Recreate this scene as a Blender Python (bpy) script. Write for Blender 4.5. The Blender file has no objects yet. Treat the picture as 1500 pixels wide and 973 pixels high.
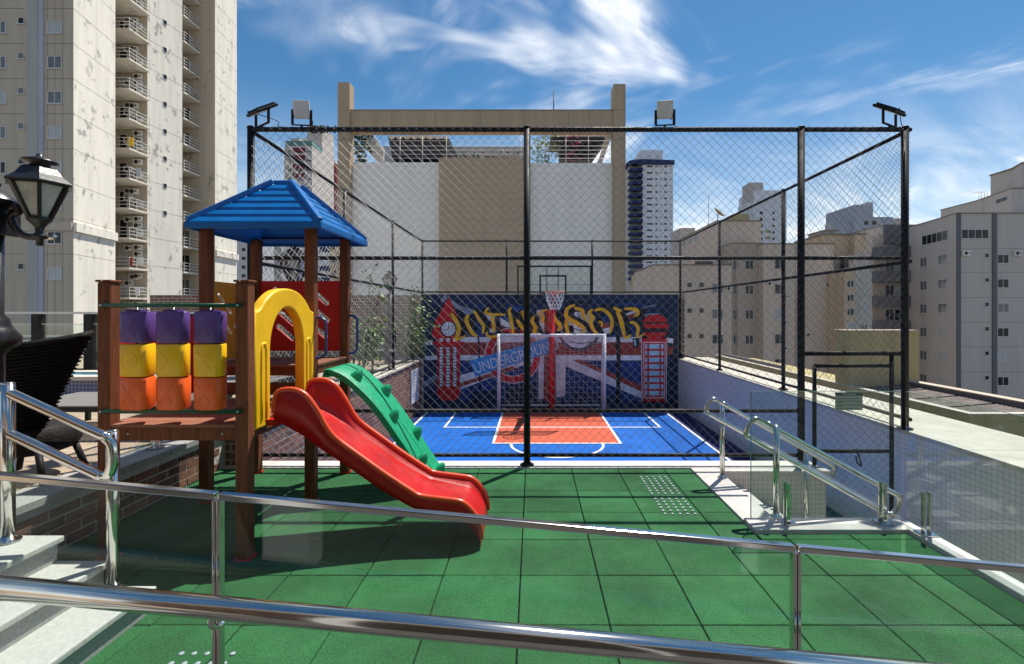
import bpy, bmesh, math, random
from mathutils import Vector, Matrix, Euler
random.seed(7)
R = math.radians
SC = bpy.context.scene
COL = SC.collection

# ------------------------------------------------------------------ camera, sky, sun, exposure
FPX, VX, VY, EYE = 715.0, 781.0, 458.0, 1.65          # focal length / vanishing point of the photograph in its pixels, eye height
cam = bpy.data.cameras.new('camera'); camo = bpy.data.objects.new('camera', cam); COL.objects.link(camo)
camo.location = (0, 0, EYE); camo.rotation_euler = (R(90), 0, 0)
cam.sensor_width = 36; cam.lens = 36 * FPX / 1500
cam.shift_x = -(VX - 750) / 1500; cam.shift_y = -(486.5 - VY) / 1500
cam.clip_start = 0.05; cam.clip_end = 6000
SC.camera = camo

SUN = Vector((0.30, 0.39, 1.0)).normalized()
sl = bpy.data.lights.new('sun', 'SUN'); sl.energy = 5.0; sl.angle = R(0.5); sl.color = (1.0, 0.95, 0.87)
so = bpy.data.objects.new('sun', sl); COL.objects.link(so)
so.rotation_euler = (-SUN).to_track_quat('-Z', 'Y').to_euler(); so.location = (10, 12, 40)

W = bpy.data.worlds.new("World"); SC.world = W; W.use_nodes = True
nt = W.node_tree; N = nt.nodes; L = nt.links
for n in list(N): N.remove(n)
wout = N.new('ShaderNodeOutputWorld')
sky = N.new('ShaderNodeTexSky'); sky.sky_type = 'NISHITA'; sky.sun_disc = False
sky.sun_elevation = math.asin(SUN.z); sky.sun_rotation = math.atan2(SUN.x, SUN.y)
sky.air_density = 1.0; sky.dust_density = 0.15; sky.ozone_density = 2.0
bg = N.new('ShaderNodeBackground'); bg.inputs[1].default_value = 0.078
hsv = N.new('ShaderNodeHueSaturation'); hsv.inputs['Saturation'].default_value = 1.28; hsv.inputs['Hue'].default_value = 0.494
L.new(sky.outputs[0], hsv.inputs['Color']); L.new(hsv.outputs[0], bg.inputs[0])
tc = N.new('ShaderNodeTexCoord')
sep = N.new('ShaderNodeSeparateXYZ'); L.new(tc.outputs['Generated'], sep.inputs[0])
def wm(op, a, b=None, c=None, clamp=False):
    m = N.new('ShaderNodeMath'); m.operation = op; m.use_clamp = clamp
    for i, v in enumerate((a, b, c)):
        if v is None: continue
        if isinstance(v, (int, float)): m.inputs[i].default_value = v
        else: L.new(v, m.inputs[i])
    return m.outputs[0]
zz = wm('ADD', wm('MAXIMUM', sep.outputs[2], 0.0), 0.22)
cx = wm('DIVIDE', sep.outputs[0], zz); cy = wm('DIVIDE', sep.outputs[1], zz)
cmb = N.new('ShaderNodeCombineXYZ'); L.new(cx, cmb.inputs[0]); L.new(cy, cmb.inputs[1])
def cloud(rot, sx, sy, loc, scale, detail, dist, lo, hi, rough=0.6):
    mp = N.new('ShaderNodeMapping'); mp.vector_type = 'TEXTURE'; mp.inputs['Rotation'].default_value = (0, 0, R(rot)); mp.inputs['Scale'].default_value = (sx, sy, 1)
    mp.inputs['Location'].default_value = loc
    L.new(cmb.outputs[0], mp.inputs[0])
    nz = N.new('ShaderNodeTexNoise'); nz.inputs['Scale'].default_value = scale; nz.inputs['Detail'].default_value = detail
    nz.inputs['Roughness'].default_value = rough; nz.inputs['Distortion'].default_value = dist
    L.new(mp.outputs[0], nz.inputs['Vector'])
    mr = N.new('ShaderNodeMapRange'); mr.interpolation_type = 'SMOOTHSTEP'
    mr.inputs['From Min'].default_value = lo; mr.inputs['From Max'].default_value = hi
    L.new(nz.outputs['Fac'], mr.inputs['Value'])
    return mr.outputs['Result']
c_mask = cloud(12, 1.5, 0.8, (2.9, 3.3, 0), 1.25, 4, 0.5, 0.59, 0.70)
c_wisp = cloud(24, 1.25, 0.62, (3.1, 1.7, 0), 1.7, 14, 1.0, 0.34, 0.72, 0.62)
c_soft = cloud(-14, 2.0, 0.7, (7.4, 2.2, 0), 1.3, 9, 0.6, 0.50, 0.85, 0.6)
c_m2 = cloud(-35, 1.5, 0.8, (5.2, 5.7, 0), 1.1, 4, 0.4, 0.53, 0.68)
c_w2 = cloud(-48, 1.35, 0.5, (1.3, 4.1, 0), 1.7, 12, 0.6, 0.36, 0.74, 0.62)
dense = wm('MAXIMUM', wm('MULTIPLY', c_mask, c_wisp), wm('MULTIPLY', c_m2, c_w2))
hz = N.new('ShaderNodeMapRange'); hz.interpolation_type = 'SMOOTHSTEP'
hz.inputs['From Min'].default_value = 0.40; hz.inputs['From Max'].default_value = 0.02
L.new(sep.outputs[2], hz.inputs['Value'])
low = wm('MULTIPLY', hz.outputs[0], wm('ADD', wm('MULTIPLY', c_wisp, 0.9), 0.28))
fac = wm('ADD', wm('MULTIPLY', dense, 1.15), wm('ADD', wm('MULTIPLY', c_soft, 0.28), wm('MULTIPLY', low, 1.0)), clamp=True)
up = N.new('ShaderNodeMapRange'); up.inputs['From Min'].default_value = -0.03; up.inputs['From Max'].default_value = 0.0
L.new(sep.outputs[2], up.inputs['Value'])
fac = wm('MULTIPLY', wm('MULTIPLY', fac, 0.95), up.outputs[0])
bgc = N.new('ShaderNodeBackground'); bgc.inputs[0].default_value = (0.95, 0.97, 1.0, 1); bgc.inputs[1].default_value = 0.92
mx = N.new('ShaderNodeMixShader'); L.new(fac, mx.inputs[0]); L.new(bg.outputs[0], mx.inputs[1]); L.new(bgc.outputs[0], mx.inputs[2])
L.new(mx.outputs[0], wout.inputs[0])

SC.view_settings.view_transform = 'Standard'; SC.view_settings.look = 'None'
SC.view_settings.exposure = 0.5; SC.view_settings.gamma = 1.0; SC.view_settings.use_curve_mapping = False
SC.cycles.max_bounces = 8; SC.cycles.transparent_max_bounces = 16; SC.cycles.glossy_bounces = 4

# ------------------------------------------------------------------ helpers
def P(px, py, d): return Vector(((px - VX) * d / FPX, d, EYE - (py - VY) * d / FPX))
def PX(px, d): return (px - VX) * d / FPX
def PZ(py, d): return EYE - (py - VY) * d / FPX
ORG = {}
def org(o):
    return ORG.get(o.name, Vector((0, 0, 0))) if o is not None else Vector((0, 0, 0))
def tag(o, label=None, cat=None, group=None, kind=None):
    if label: o['label'] = label
    if cat: o['category'] = cat
    if group: o['group'] = group
    if kind: o['kind'] = kind
    return o
def thing(name, label, cat, loc=(0, 0, 0), group=None):
    o = bpy.data.objects.new(name, None); COL.objects.link(o); o.location = loc; o.empty_display_size = 0.2
    ORG[o.name] = Vector(loc)
    return tag(o, label, cat, group)
def link(name, me, parent=None, loc=None, rz=None, kind=None, label=None):
    o = bpy.data.objects.new(name, me); COL.objects.link(o)
    if parent is not None:
        o.parent = parent
    base = org(parent)
    if loc is not None: o.location = Vector(loc) - base; ORG[o.name] = Vector(loc)
    else: ORG[o.name] = base
    if rz is not None: o.rotation_euler = (0, 0, rz)
    if kind: o['kind'] = kind
    if label: o['label'] = label
    return o
def copy_tree(o, dloc, parent=None):
    c = o.copy(); COL.objects.link(c)
    if parent is not None: c.parent = parent
    else:
        c.location = o.location + Vector(dloc)
    for ch in [k for k in bpy.data.objects if k.parent == o and k != c]:
        copy_tree(ch, (0, 0, 0), c)
    return c

class MB:
    def __init__(s): s.v = []; s.f = []; s.m = []; s.s = []
    def add(s, vs, fs, m=0, smooth=False):
        b = len(s.v); s.v += [Vector(v) for v in vs]
        for f in fs: s.f.append([b + i for i in f]); s.m.append(m); s.s.append(smooth)
        return s
    def box(s, x0, x1, y0, y1, z0, z1, m=0):
        vs = [(x0,y0,z0),(x1,y0,z0),(x1,y1,z0),(x0,y1,z0),(x0,y0,z1),(x1,y0,z1),(x1,y1,z1),(x0,y1,z1)]
        return s.add(vs, [(0,3,2,1),(4,5,6,7),(0,1,5,4),(1,2,6,5),(2,3,7,6),(3,0,4,7)], m)
    def bar(s, p0, p1, w, h, m=0, up=(0,0,1)):
        p0 = Vector(p0); p1 = Vector(p1); d = (p1 - p0).normalized(); u = Vector(up)
        if abs(d.dot(u)) > 0.99: u = Vector((0,1,0))
        sx = d.cross(u).normalized() * (w/2); sz = sx.cross(d).normalized() * (h/2)
        vs = [p0-sx-sz,p0+sx-sz,p0+sx+sz,p0-sx+sz,p1-sx-sz,p1+sx-sz,p1+sx+sz,p1-sx+sz]
        return s.add(vs, [(3,2,1,0),(4,5,6,7),(0,1,5,4),(1,2,6,5),(2,3,7,6),(3,0,4,7)], m)
    def cyl(s, p0, p1, r, n=12, m=0, r1=None, caps=True):
        return s.tube([p0, p1], r, n, m, [r, r if r1 is None else r1], caps)
    def tube(s, pts, r, n=8, m=0, rs=None, caps=True, closed=False):
        pts = [Vector(p) for p in pts]; k = len(pts); b = len(s.v)
        prev = None; rings = []
        for i, p in enumerate(pts):
            if closed: t = (pts[(i+1) % k] - pts[i-1]).normalized()
            else: t = (pts[min(i+1, k-1)] - pts[max(i-1, 0)]).normalized()
            if prev is None:
                a = Vector((0,0,1)) if abs(t.z) < 0.9 else Vector((1,0,0))
                u = t.cross(a).normalized()
            else:
                u = (prev - t * prev.dot(t)).normalized()
            prev = u; w = t.cross(u)
            rr = rs[i] if rs else r
            rings.append([p + (u * math.cos(2*math.pi*j/n) + w * math.sin(2*math.pi*j/n)) * rr for j in range(n)])
        vs = [v for ring in rings for v in ring]; fs = []
        for i in range(k if closed else k-1):
            i2 = (i+1) % k
            for j in range(n):
                j2 = (j+1) % n
                fs.append((i*n+j, i*n+j2, i2*n+j2, i2*n+j))
        s.add(vs, fs, m, n > 4)
        if caps and not closed:
            s.f.append([b + j for j in range(n)][::-1]); s.m.append(m); s.s.append(False)
            s.f.append([b + (k-1)*n + j for j in range(n)]); s.m.append(m); s.s.append(False)
        return s
    def lathe(s, prof, c=(0,0,0), n=16, m=0, axis=None):
        c = Vector(c); q = Vector((0,0,1)).rotation_difference(Vector(axis)).to_matrix() if axis is not None else None
        vs = []
        for r, z in prof:
            for j in range(n):
                v = Vector((r*math.cos(2*math.pi*j/n), r*math.sin(2*math.pi*j/n), z))
                if q: v = q @ v
                vs.append(c + v)
        fs = [(i*n+j, i*n+(j+1) % n, (i+1)*n+(j+1) % n, (i+1)*n+j) for i in range(len(prof)-1) for j in range(n)]
        s.add(vs, fs, m, True)
        b = len(s.v) - len(vs)
        if prof[0][0] > 1e-5: s.f.append([b+j for j in range(n)][::-1]); s.m.append(m); s.s.append(False)
        if prof[-1][0] > 1e-5: s.f.append([b+(len(prof)-1)*n+j for j in range(n)]); s.m.append(m); s.s.append(False)
        return s
    def prism(s, poly, z0, z1, m=0):      # footprint polygon, counter-clockwise
        n = len(poly)
        vs = [(x, y, z0) for x, y in poly] + [(x, y, z1) for x, y in poly]
        fs = [(i, (i+1) % n, n+(i+1) % n, n+i) for i in range(n)] + [tuple(range(n))[::-1], tuple(range(n, 2*n))]
        return s.add(vs, fs, m)
    def mesh(s, name, mats, off=Vector((0,0,0)), fix=True):
        me = bpy.data.meshes.new(name)
        me.from_pydata([v - off for v in s.v], [], s.f)
        for m in (mats if isinstance(mats, (list, tuple)) else [mats]): me.materials.append(m)
        me.polygons.foreach_set('material_index', s.m); me.polygons.foreach_set('use_smooth', s.s)
        if fix and len(s.f) < 20000:
            bm = bmesh.new(); bm.from_mesh(me); bmesh.ops.recalc_face_normals(bm, faces=bm.faces); bm.to_mesh(me); bm.free()
        me.update(); return me
    def build(s, name, mats, parent=None, kind=None, label=None, bevel=0, seg=2):
        me = s.mesh(name, mats, org(parent))
        o = link(name, me, parent, None, None, kind, label)
        if bevel:
            b = o.modifiers.new('bevel', 'BEVEL'); b.width = bevel; b.segments = seg; b.limit_method = 'ANGLE'; b.angle_limit = R(35)
        return o

def plate_mesh(name, outer, holes, th, mat, bevel=0.0, res=2):
    """flat plate in local XY (thickness along Z, centred) with holes, from a filled 2D curve"""
    cu = bpy.data.curves.new(name, 'CURVE'); cu.dimensions = '2D'; cu.fill_mode = 'BOTH'
    cu.extrude = max(th/2 - bevel, 0); cu.bevel_depth = bevel; cu.bevel_resolution = res
    if bevel: cu.offset = -bevel
    for loop in [outer] + list(holes):
        sp = cu.splines.new('POLY'); sp.points.add(len(loop)-1)
        for p, q in zip(sp.points, loop): p.co = (q[0], q[1], 0, 1)
        sp.use_cyclic_u = True
    o = bpy.data.objects.new(name, cu); COL.objects.link(o)
    dg = bpy.context.evaluated_depsgraph_get(); dg.update()
    me = bpy.data.meshes.new_from_object(o.evaluated_get(dg)); me.name = name
    bpy.data.objects.remove(o); bpy.data.curves.remove(cu)
    me.materials.clear(); me.materials.append(mat)
    return me
def plate_at(name, me, parent, origin, ux, uy, label=None, kind=None):
    """place plate so local X->ux, local Y->uy, at world origin"""
    ux = Vector(ux).normalized(); uy = Vector(uy).normalized(); uz = ux.cross(uy)
    M = Matrix((ux, uy, uz)).transposed().to_4x4()
    M.translation = Vector(origin) - org(parent)
    me.transform(M); me.update()
    return link(name, me, parent, None, None, kind, label)
def arc(cx, cy, r, a0, a1, n, ry=None):
    ry = r if ry is None else ry
    return [(cx + r*math.cos(R(a0 + (a1-a0)*i/n)), cy + ry*math.sin(R(a0 + (a1-a0)*i/n))) for i in range(n+1)]
def smooth_path(pts, k=4):
    pts = [Vector(p) for p in pts]; out = []
    for i in range(len(pts)-1):
        p0 = pts[max(i-1,0)]; p1 = pts[i]; p2 = pts[i+1]; p3 = pts[min(i+2, len(pts)-1)]
        for j in range(k):
            t = j/k
            out.append(0.5*((2*p1) + (p2-p0)*t + (2*p0-5*p1+4*p2-p3)*t*t + (3*p1-p0-3*p2+p3)*t**3))
    out.append(pts[-1]); return out

# ------------------------------------------------------------------ materials
def mat(name, col, rough=0.6, metal=0.0, var=0.0, vscale=3.0, bump=0.0, bscale=60.0, spec=None, stretch=None, rnd=0.0, col2=None, detail=6, coat=0.0, speck=0.0, sscale=300, world=False):
    m = bpy.data.materials.new(name); m.use_nodes = True
    nt = m.node_tree; b = nt.nodes['Principled BSDF']; l = nt.links
    b.inputs['Base Color'].default_value = (*col, 1); b.inputs['Roughness'].default_value = rough; b.inputs['Metallic'].default_value = metal
    if spec is not None: b.inputs['Specular IOR Level'].default_value = spec
    if coat: b.inputs['Coat Weight'].default_value = coat; b.inputs['Coat Roughness'].default_value = 0.12
    tcn = nt.nodes.new('ShaderNodeTexCoord'); src = tcn.outputs['Object']
    if world: src = nt.nodes.new('ShaderNodeNewGeometry').outputs['Position']
    if stretch:
        mp = nt.nodes.new('ShaderNodeMapping'); mp.inputs['Scale'].default_value = stretch; l.new(src, mp.inputs[0]); src = mp.outputs[0]
    oi = None
    cur = None
    if var > 0 or col2:
        nz = nt.nodes.new('ShaderNodeTexNoise'); nz.inputs['Scale'].default_value = vscale; nz.inputs['Detail'].default_value = detail
        nz.inputs['Roughness'].default_value = 0.62; l.new(src, nz.inputs['Vector'])
        cr = nt.nodes.new('ShaderNodeValToRGB'); l.new(nz.outputs['Fac'], cr.inputs[0])
        c2 = col2 if col2 else tuple(min(1, c*(1+var)) for c in col)
        c1 = tuple(c*(1-var) for c in col) if not col2 else col
        cr.color_ramp.elements[0].position = 0.32; cr.color_ramp.elements[1].position = 0.68
        cr.color_ramp.elements[0].color = (*c1, 1); cr.color_ramp.elements[1].color = (*c2, 1)
        cur = cr.outputs[0]
    if rnd > 0:
        oi = nt.nodes.new('ShaderNodeObjectInfo')
        hs = nt.nodes.new('ShaderNodeHueSaturation')
        mr = nt.nodes.new('ShaderNodeMapRange'); mr.inputs['To Min'].default_value = 1-rnd; mr.inputs['To Max'].default_value = 1+rnd
        l.new(oi.outputs['Random'], mr.inputs['Value']); l.new(mr.outputs[0], hs.inputs['Value'])
        if cur: l.new(cur, hs.inputs['Color'])
        else: hs.inputs['Color'].default_value = (*col, 1)
        cur = hs.outputs[0]
    if speck:
        ns = nt.nodes.new('ShaderNodeTexNoise'); ns.inputs['Scale'].default_value = sscale; ns.inputs['Detail'].default_value = 2; l.new(src, ns.inputs['Vector'])
        ms = nt.nodes.new('ShaderNodeMapRange'); ms.inputs['From Min'].default_value = 0.3; ms.inputs['From Max'].default_value = 0.7
        ms.inputs['To Min'].default_value = 1-speck; ms.inputs['To Max'].default_value = 1+speck; l.new(ns.outputs['Fac'], ms.inputs[0])
        h2 = nt.nodes.new('ShaderNodeHueSaturation'); l.new(ms.outputs[0], h2.inputs['Value'])
        if cur: l.new(cur, h2.inputs['Color'])
        else: h2.inputs['Color'].default_value = (*col, 1)
        cur = h2.outputs[0]
    if cur: l.new(cur, b.inputs['Base Color'])
    if (var > 0 or col2) and metal < 0.5:
        nr = nt.nodes.new('ShaderNodeTexNoise'); nr.inputs['Scale'].default_value = 7; nr.inputs['Detail'].default_value = 8; nr.inputs['Roughness'].default_value = 0.7; l.new(tcn.outputs['Object'], nr.inputs['Vector'])
        rr_ = nt.nodes.new('ShaderNodeMapRange'); rr_.inputs['From Min'].default_value = 0.3; rr_.inputs['From Max'].default_value = 0.7
        rr_.inputs['To Min'].default_value = rough*0.75; rr_.inputs['To Max'].default_value = min(1, rough*1.45); l.new(nr.outputs['Fac'], rr_.inputs[0]); l.new(rr_.outputs[0], b.inputs['Roughness'])
    if bump > 0:
        nb = nt.nodes.new('ShaderNodeTexNoise'); nb.inputs['Scale'].default_value = bscale; nb.inputs['Detail'].default_value = 4
        l.new(src, nb.inputs['Vector'])
        bp = nt.nodes.new('ShaderNodeBump'); bp.inputs['Strength'].default_value = bump; bp.inputs['Distance'].default_value = 0.01
        l.new(nb.outputs['Fac'], bp.inputs['Height']); l.new(bp.outputs[0], b.inputs['Normal'])
    return m
def glass(name, tint=(0.93, 0.98, 0.95), ior=1.5, body=None):
    m = bpy.data.materials.new(name); m.use_nodes = True; nt = m.node_tree; l = nt.links
    nt.nodes.remove(nt.nodes['Principled BSDF'])
    out = nt.nodes['Material Output']
    tr = nt.nodes.new('ShaderNodeBsdfTransparent'); tr.inputs[0].default_value = (*tint, 1)
    gl = nt.nodes.new('ShaderNodeBsdfGlossy'); gl.inputs['Roughness'].default_value = 0.0; gl.inputs[0].default_value = (1, 1, 1, 1)
    fr = nt.nodes.new('ShaderNodeFresnel')
    ge = nt.nodes.new('ShaderNodeNewGeometry'); mi = nt.nodes.new('ShaderNodeMapRange')
    mi.inputs['To Min'].default_value = ior; mi.inputs['To Max'].default_value = 1/ior     # a thin pane: no total reflection at its back face
    l.new(ge.outputs['Backfacing'], mi.inputs[0]); l.new(mi.outputs[0], fr.inputs[0])
    mx = nt.nodes.new('ShaderNodeMixShader'); l.new(fr.outputs[0], mx.inputs[0]); l.new(tr.outputs[0], mx.inputs[1]); l.new(gl.outputs[0], mx.inputs[2])
    l.new(mx.outputs[0], out.inputs[0]); return m
def tiles(name, c1, c2, mortar, w, h, msize, rough=0.35, offset=0.0, axis='YZ', bump=0.5, var=0.15):
    m = bpy.data.materials.new(name); m.use_nodes = True; nt = m.node_tree; l = nt.links; b = nt.nodes['Principled BSDF']
    b.inputs['Roughness'].default_value = rough
    tcn = nt.nodes.new('ShaderNodeTexCoord'); sp = nt.nodes.new('ShaderNodeSeparateXYZ'); l.new(tcn.outputs['Object'], sp.inputs[0])
    cb = nt.nodes.new('ShaderNodeCombineXYZ')
    a = {'X': 0, 'Y': 1, 'Z': 2}
    l.new(sp.outputs[a[axis[0]]], cb.inputs[0]); l.new(sp.outputs[a[axis[1]]], cb.inputs[1])
    br = nt.nodes.new('ShaderNodeTexBrick'); br.offset = offset; br.squash = 1.0
    br.inputs['Scale'].default_value = 1.0; br.inputs['Brick Width'].default_value = w; br.inputs['Row Height'].default_value = h
    br.inputs['Mortar Size'].default_value = msize; br.inputs['Mortar Smooth'].default_value = 0.1
    br.inputs['Color1'].default_value = (*c1, 1); br.inputs['Color2'].default_value = (*c2, 1); br.inputs['Mortar'].default_value = (*mortar, 1)
    l.new(cb.outputs[0], br.inputs['Vector'])
    mpt = nt.nodes.new('ShaderNodeMapping'); mpt.inputs['Scale'].default_value = (1.2, 1.2, 0.25); l.new(tcn.outputs['Object'], mpt.inputs[0])
    nz = nt.nodes.new('ShaderNodeTexNoise'); nz.inputs['Scale'].default_value = 1.3; nz.inputs['Detail'].default_value = 8; l.new(mpt.outputs[0], nz.inputs['Vector'])
    mr = nt.nodes.new('ShaderNodeMapRange'); mr.inputs['To Min'].default_value = 1-var; mr.inputs['To Max'].default_value = 1+var; l.new(nz.outputs['Fac'], mr.inputs[0])
    hs = nt.nodes.new('ShaderNodeHueSaturation'); l.new(mr.outputs[0], hs.inputs['Value']); l.new(br.outputs['Color'], hs.inputs['Color'])
    l.new(hs.outputs[0], b.inputs['Base Color'])
    bp = nt.nodes.new('ShaderNodeBump'); bp.inputs['Strength'].default_value = bump; bp.inputs['Distance'].default_value = 0.004; bp.invert = True
    l.new(br.outputs['Fac'], bp.inputs['Height']); l.new(bp.outputs[0], b.inputs['Normal'])
    return m
def plaster(name, col, stain=0.0, stain_col=(0.25, 0.25, 0.25), streak=0.12, sscale=0.9):
    """painted render with faint rain streaks and, if asked, grey repair patches"""
    m = bpy.data.materials.new(name); m.use_nodes = True; nt = m.node_tree; l = nt.links; b = nt.nodes['Principled BSDF']
    b.inputs['Roughness'].default_value = 0.85; b.inputs['Specular IOR Level'].default_value = 0.2
    tcn = nt.nodes.new('ShaderNodeTexCoord')
    mp = nt.nodes.new('ShaderNodeMapping'); mp.inputs['Scale'].default_value = (1.4, 1.4, 0.12); l.new(tcn.outputs['Object'], mp.inputs[0])
    nz = nt.nodes.new('ShaderNodeTexNoise'); nz.inputs['Scale'].default_value = 1.2; nz.inputs['Detail'].default_value = 7; l.new(mp.outputs[0], nz.inputs['Vector'])
    cr = nt.nodes.new('ShaderNodeValToRGB'); l.new(nz.outputs['Fac'], cr.inputs[0])
    cr.color_ramp.elements[0].position = 0.3; cr.color_ramp.elements[1].position = 0.6
    cr.color_ramp.elements[0].color = (*[c*(1-streak) for c in col], 1); cr.color_ramp.elements[1].color = (*col, 1)
    cur = cr.outputs[0]
    if stain:
        mp2 = nt.nodes.new('ShaderNodeMapping'); mp2.inputs['Scale'].default_value = (1, 1, 0.75); mp2.inputs['Rotation'].default_value = (0.4, 0, 0); l.new(tcn.outputs['Object'], mp2.inputs[0])
        n2 = nt.nodes.new('ShaderNodeTexNoise'); n2.inputs['Scale'].default_value = sscale; n2.inputs['Detail'].default_value = 4; n2.inputs['Distortion'].default_value = 0.15; n2.inputs['Roughness'].default_value = 0.62
        l.new(mp2.outputs[0], n2.inputs['Vector'])
        r2 = nt.nodes.new('ShaderNodeMapRange'); r2.interpolation_type = 'SMOOTHSTEP'; r2.inputs['From Min'].default_value = 0.56; r2.inputs['From Max'].default_value = 0.65; r2.inputs['To Max'].default_value = stain
        l.new(n2.outputs['Fac'], r2.inputs[0])
        n3 = nt.nodes.new('ShaderNodeTexNoise'); n3.inputs['Scale'].default_value = 0.3; n3.inputs['Detail'].default_value = 2; l.new(tcn.outputs['Object'], n3.inputs['Vector'])
        r3 = nt.nodes.new('ShaderNodeMapRange'); r3.inputs['From Min'].default_value = 0.40; r3.inputs['From Max'].default_value = 0.52; l.new(n3.outputs['Fac'], r3.inputs[0])
        mm = nt.nodes.new('ShaderNodeMath'); mm.operation = 'MULTIPLY'; l.new(r2.outputs[0], mm.inputs[0]); l.new(r3.outputs[0], mm.inputs[1])
        mx = nt.nodes.new('ShaderNodeMixRGB'); l.new(mm.outputs[0], mx.inputs[0]); l.new(cur, mx.inputs[1]); mx.inputs[2].default_value = (*stain_col, 1)
        cur = mx.outputs[0]
    l.new(cur, b.inputs['Base Color']); return m
def translucent(name, col, rough, w):
    m = mat(name, col, rough, var=0.16, vscale=4, bump=0.03, bscale=14); nt = m.node_tree; l = nt.links
    b = nt.nodes['Principled BSDF']; t = nt.nodes.new('ShaderNodeBsdfTranslucent'); t.inputs[0].default_value = (*col, 1)
    mx = nt.nodes.new('ShaderNodeMixShader'); mx.inputs[0].default_value = w
    l.new(b.outputs[0], mx.inputs[1]); l.new(t.outputs[0], mx.inputs[2]); l.new(mx.outputs[0], nt.nodes['Material Output'].inputs[0]); return m

M = {}
M['walkway'] = mat('dark walkway stone', (0.055, 0.052, 0.05), 0.7, var=0.2, vscale=6)
M['rubber'] = mat('green rubber', (0.022, 0.110, 0.036), 0.85, var=0.38, vscale=1.3, bump=0.6, bscale=180, rnd=0.13, spec=0.25, detail=9, speck=0.45, sscale=130, world=True)
M['subfloor'] = mat('dark subfloor', (0.012, 0.02, 0.014), 0.9)
M['court_blue'] = mat('court blue', (0.003, 0.098, 0.41), 0.7, spec=0.2, var=0.16, vscale=2.5, bump=0.15, bscale=80)
M['court_navy'] = mat('court navy', (0.016, 0.028, 0.11), 0.7, spec=0.2, var=0.12, vscale=1.5, bump=0.15, bscale=80)
M['court_orange'] = mat('court orange', (0.50, 0.095, 0.05), 0.7, spec=0.2, var=0.08, vscale=1.5, bump=0.15, bscale=80)
M['line'] = mat('white court paint', (0.75, 0.75, 0.74), 0.6, var=0.06, vscale=5)
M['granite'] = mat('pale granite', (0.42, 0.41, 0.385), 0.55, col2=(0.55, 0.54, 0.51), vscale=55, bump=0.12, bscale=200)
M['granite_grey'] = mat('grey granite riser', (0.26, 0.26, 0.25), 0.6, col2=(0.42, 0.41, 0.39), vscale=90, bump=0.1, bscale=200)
M['coping'] = mat('cream stone coping', (0.48, 0.44, 0.37), 0.75, var=0.16, vscale=2.2, bump=0.15, bscale=40, detail=10, speck=0.10, sscale=120)
M['kerb'] = mat('white granite kerb', (0.52, 0.495, 0.465), 0.6, var=0.14, vscale=4, detail=12, speck=0.15, sscale=160)
M['brick'] = mat('brown brick', (0.13, 0.055, 0.032), 0.75, col2=(0.23, 0.11, 0.066), vscale=9, bump=0.35, bscale=70, rnd=0.4, world=True)
M['mortar'] = mat('pale mortar', (0.56, 0.53, 0.48), 0.9, var=0.15, vscale=8)
M['brick_wall'] = tiles('far brick', (0.14, 0.075, 0.05), (0.2, 0.11, 0.075), (0.35, 0.31, 0.27), 0.25, 0.085, 0.012, 0.8, 0.5, 'XZ')
M['white_tile'] = tiles('white mosaic', (0.63, 0.62, 0.60), (0.69, 0.68, 0.655), (0.42, 0.41, 0.40), 0.052, 0.052, 0.003, 0.28, 0, 'YZ', 0.35, 0.10)
M['white_tile_x'] = tiles('white mosaic stair', (0.62, 0.6, 0.55), (0.66, 0.63, 0.58), (0.40, 0.38, 0.35), 0.05, 0.05, 0.003, 0.3, 0, 'XZ', 0.35, 0.08)
M['pool_tile'] = tiles('blue pool mosaic', (0.02, 0.05, 0.2), (0.04, 0.09, 0.3), (0.3, 0.33, 0.38), 0.055, 0.055, 0.004, 0.2, 0, 'XZ')
M['pool_water'] = mat('pool water', (0.03, 0.22, 0.35), 0.05)
M['deck_stone'] = mat('beige deck boards', (0.36, 0.28, 0.20), 0.7, var=0.2, vscale=5, bump=0.2, bscale=60, rnd=0.12, stretch=(0.6, 3, 1), world=True)
M['concrete'] = mat('grey concrete', (0.33, 0.32, 0.30), 0.85, var=0.2, vscale=0.8, bump=0.2, bscale=20)
M['asphalt'] = mat('city ground', (0.08, 0.08, 0.08), 0.9, var=0.3, vscale=0.05)
M['black_steel'] = mat('black painted steel', (0.010, 0.010, 0.011), 0.55, spec=0.25, var=0.2, vscale=6, bump=0.05, bscale=120)
M['wire'] = mat('galvanised wire', (0.13, 0.127, 0.12), 0.5, metal=0.3)
M['steel'] = mat('polished stainless steel', (0.66, 0.64, 0.60), 0.13, metal=1.0, var=0.06, vscale=14, bump=0.02, bscale=9, detail=10)
M['stud'] = mat('worn steel stud', (0.33, 0.37, 0.40), 0.6, metal=0.2, spec=0.3)
M['glass'] = glass('clear balustrade glass', (0.915, 0.962, 0.94))
M['glass_edge'] = mat('green glass edge', (0.16, 0.30, 0.25), 0.1)
M['wood'] = mat('brown playground timber', (0.125, 0.040, 0.016), 0.6, col2=(0.235, 0.082, 0.038), spec=0.22, vscale=6, bump=0.25, bscale=26, stretch=(9, 9, 0.7), rnd=0.07)
M['wood_deck'] = mat('brown deck planks', (0.21, 0.085, 0.05), 0.6, col2=(0.32, 0.14, 0.085), spec=0.25, vscale=6, bump=0.25, bscale=26, stretch=(1, 9, 9), rnd=0.08)
M['roof_blue'] = translucent('blue moulded plastic', (0.001, 0.17, 0.50), 0.32, 0.28)
M['yellow'] = mat('yellow plastic', (0.86, 0.50, 0.006), 0.36, var=0.12, vscale=4, bump=0.05, bscale=25, detail=10)
M['ochre'] = mat('ochre plastic panel', (0.62, 0.27, 0.012), 0.4, var=0.06, vscale=4)
M['orange'] = mat('orange plastic', (0.78, 0.12, 0.012), 0.38, var=0.14, vscale=5, bump=0.03, bscale=25)
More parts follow.
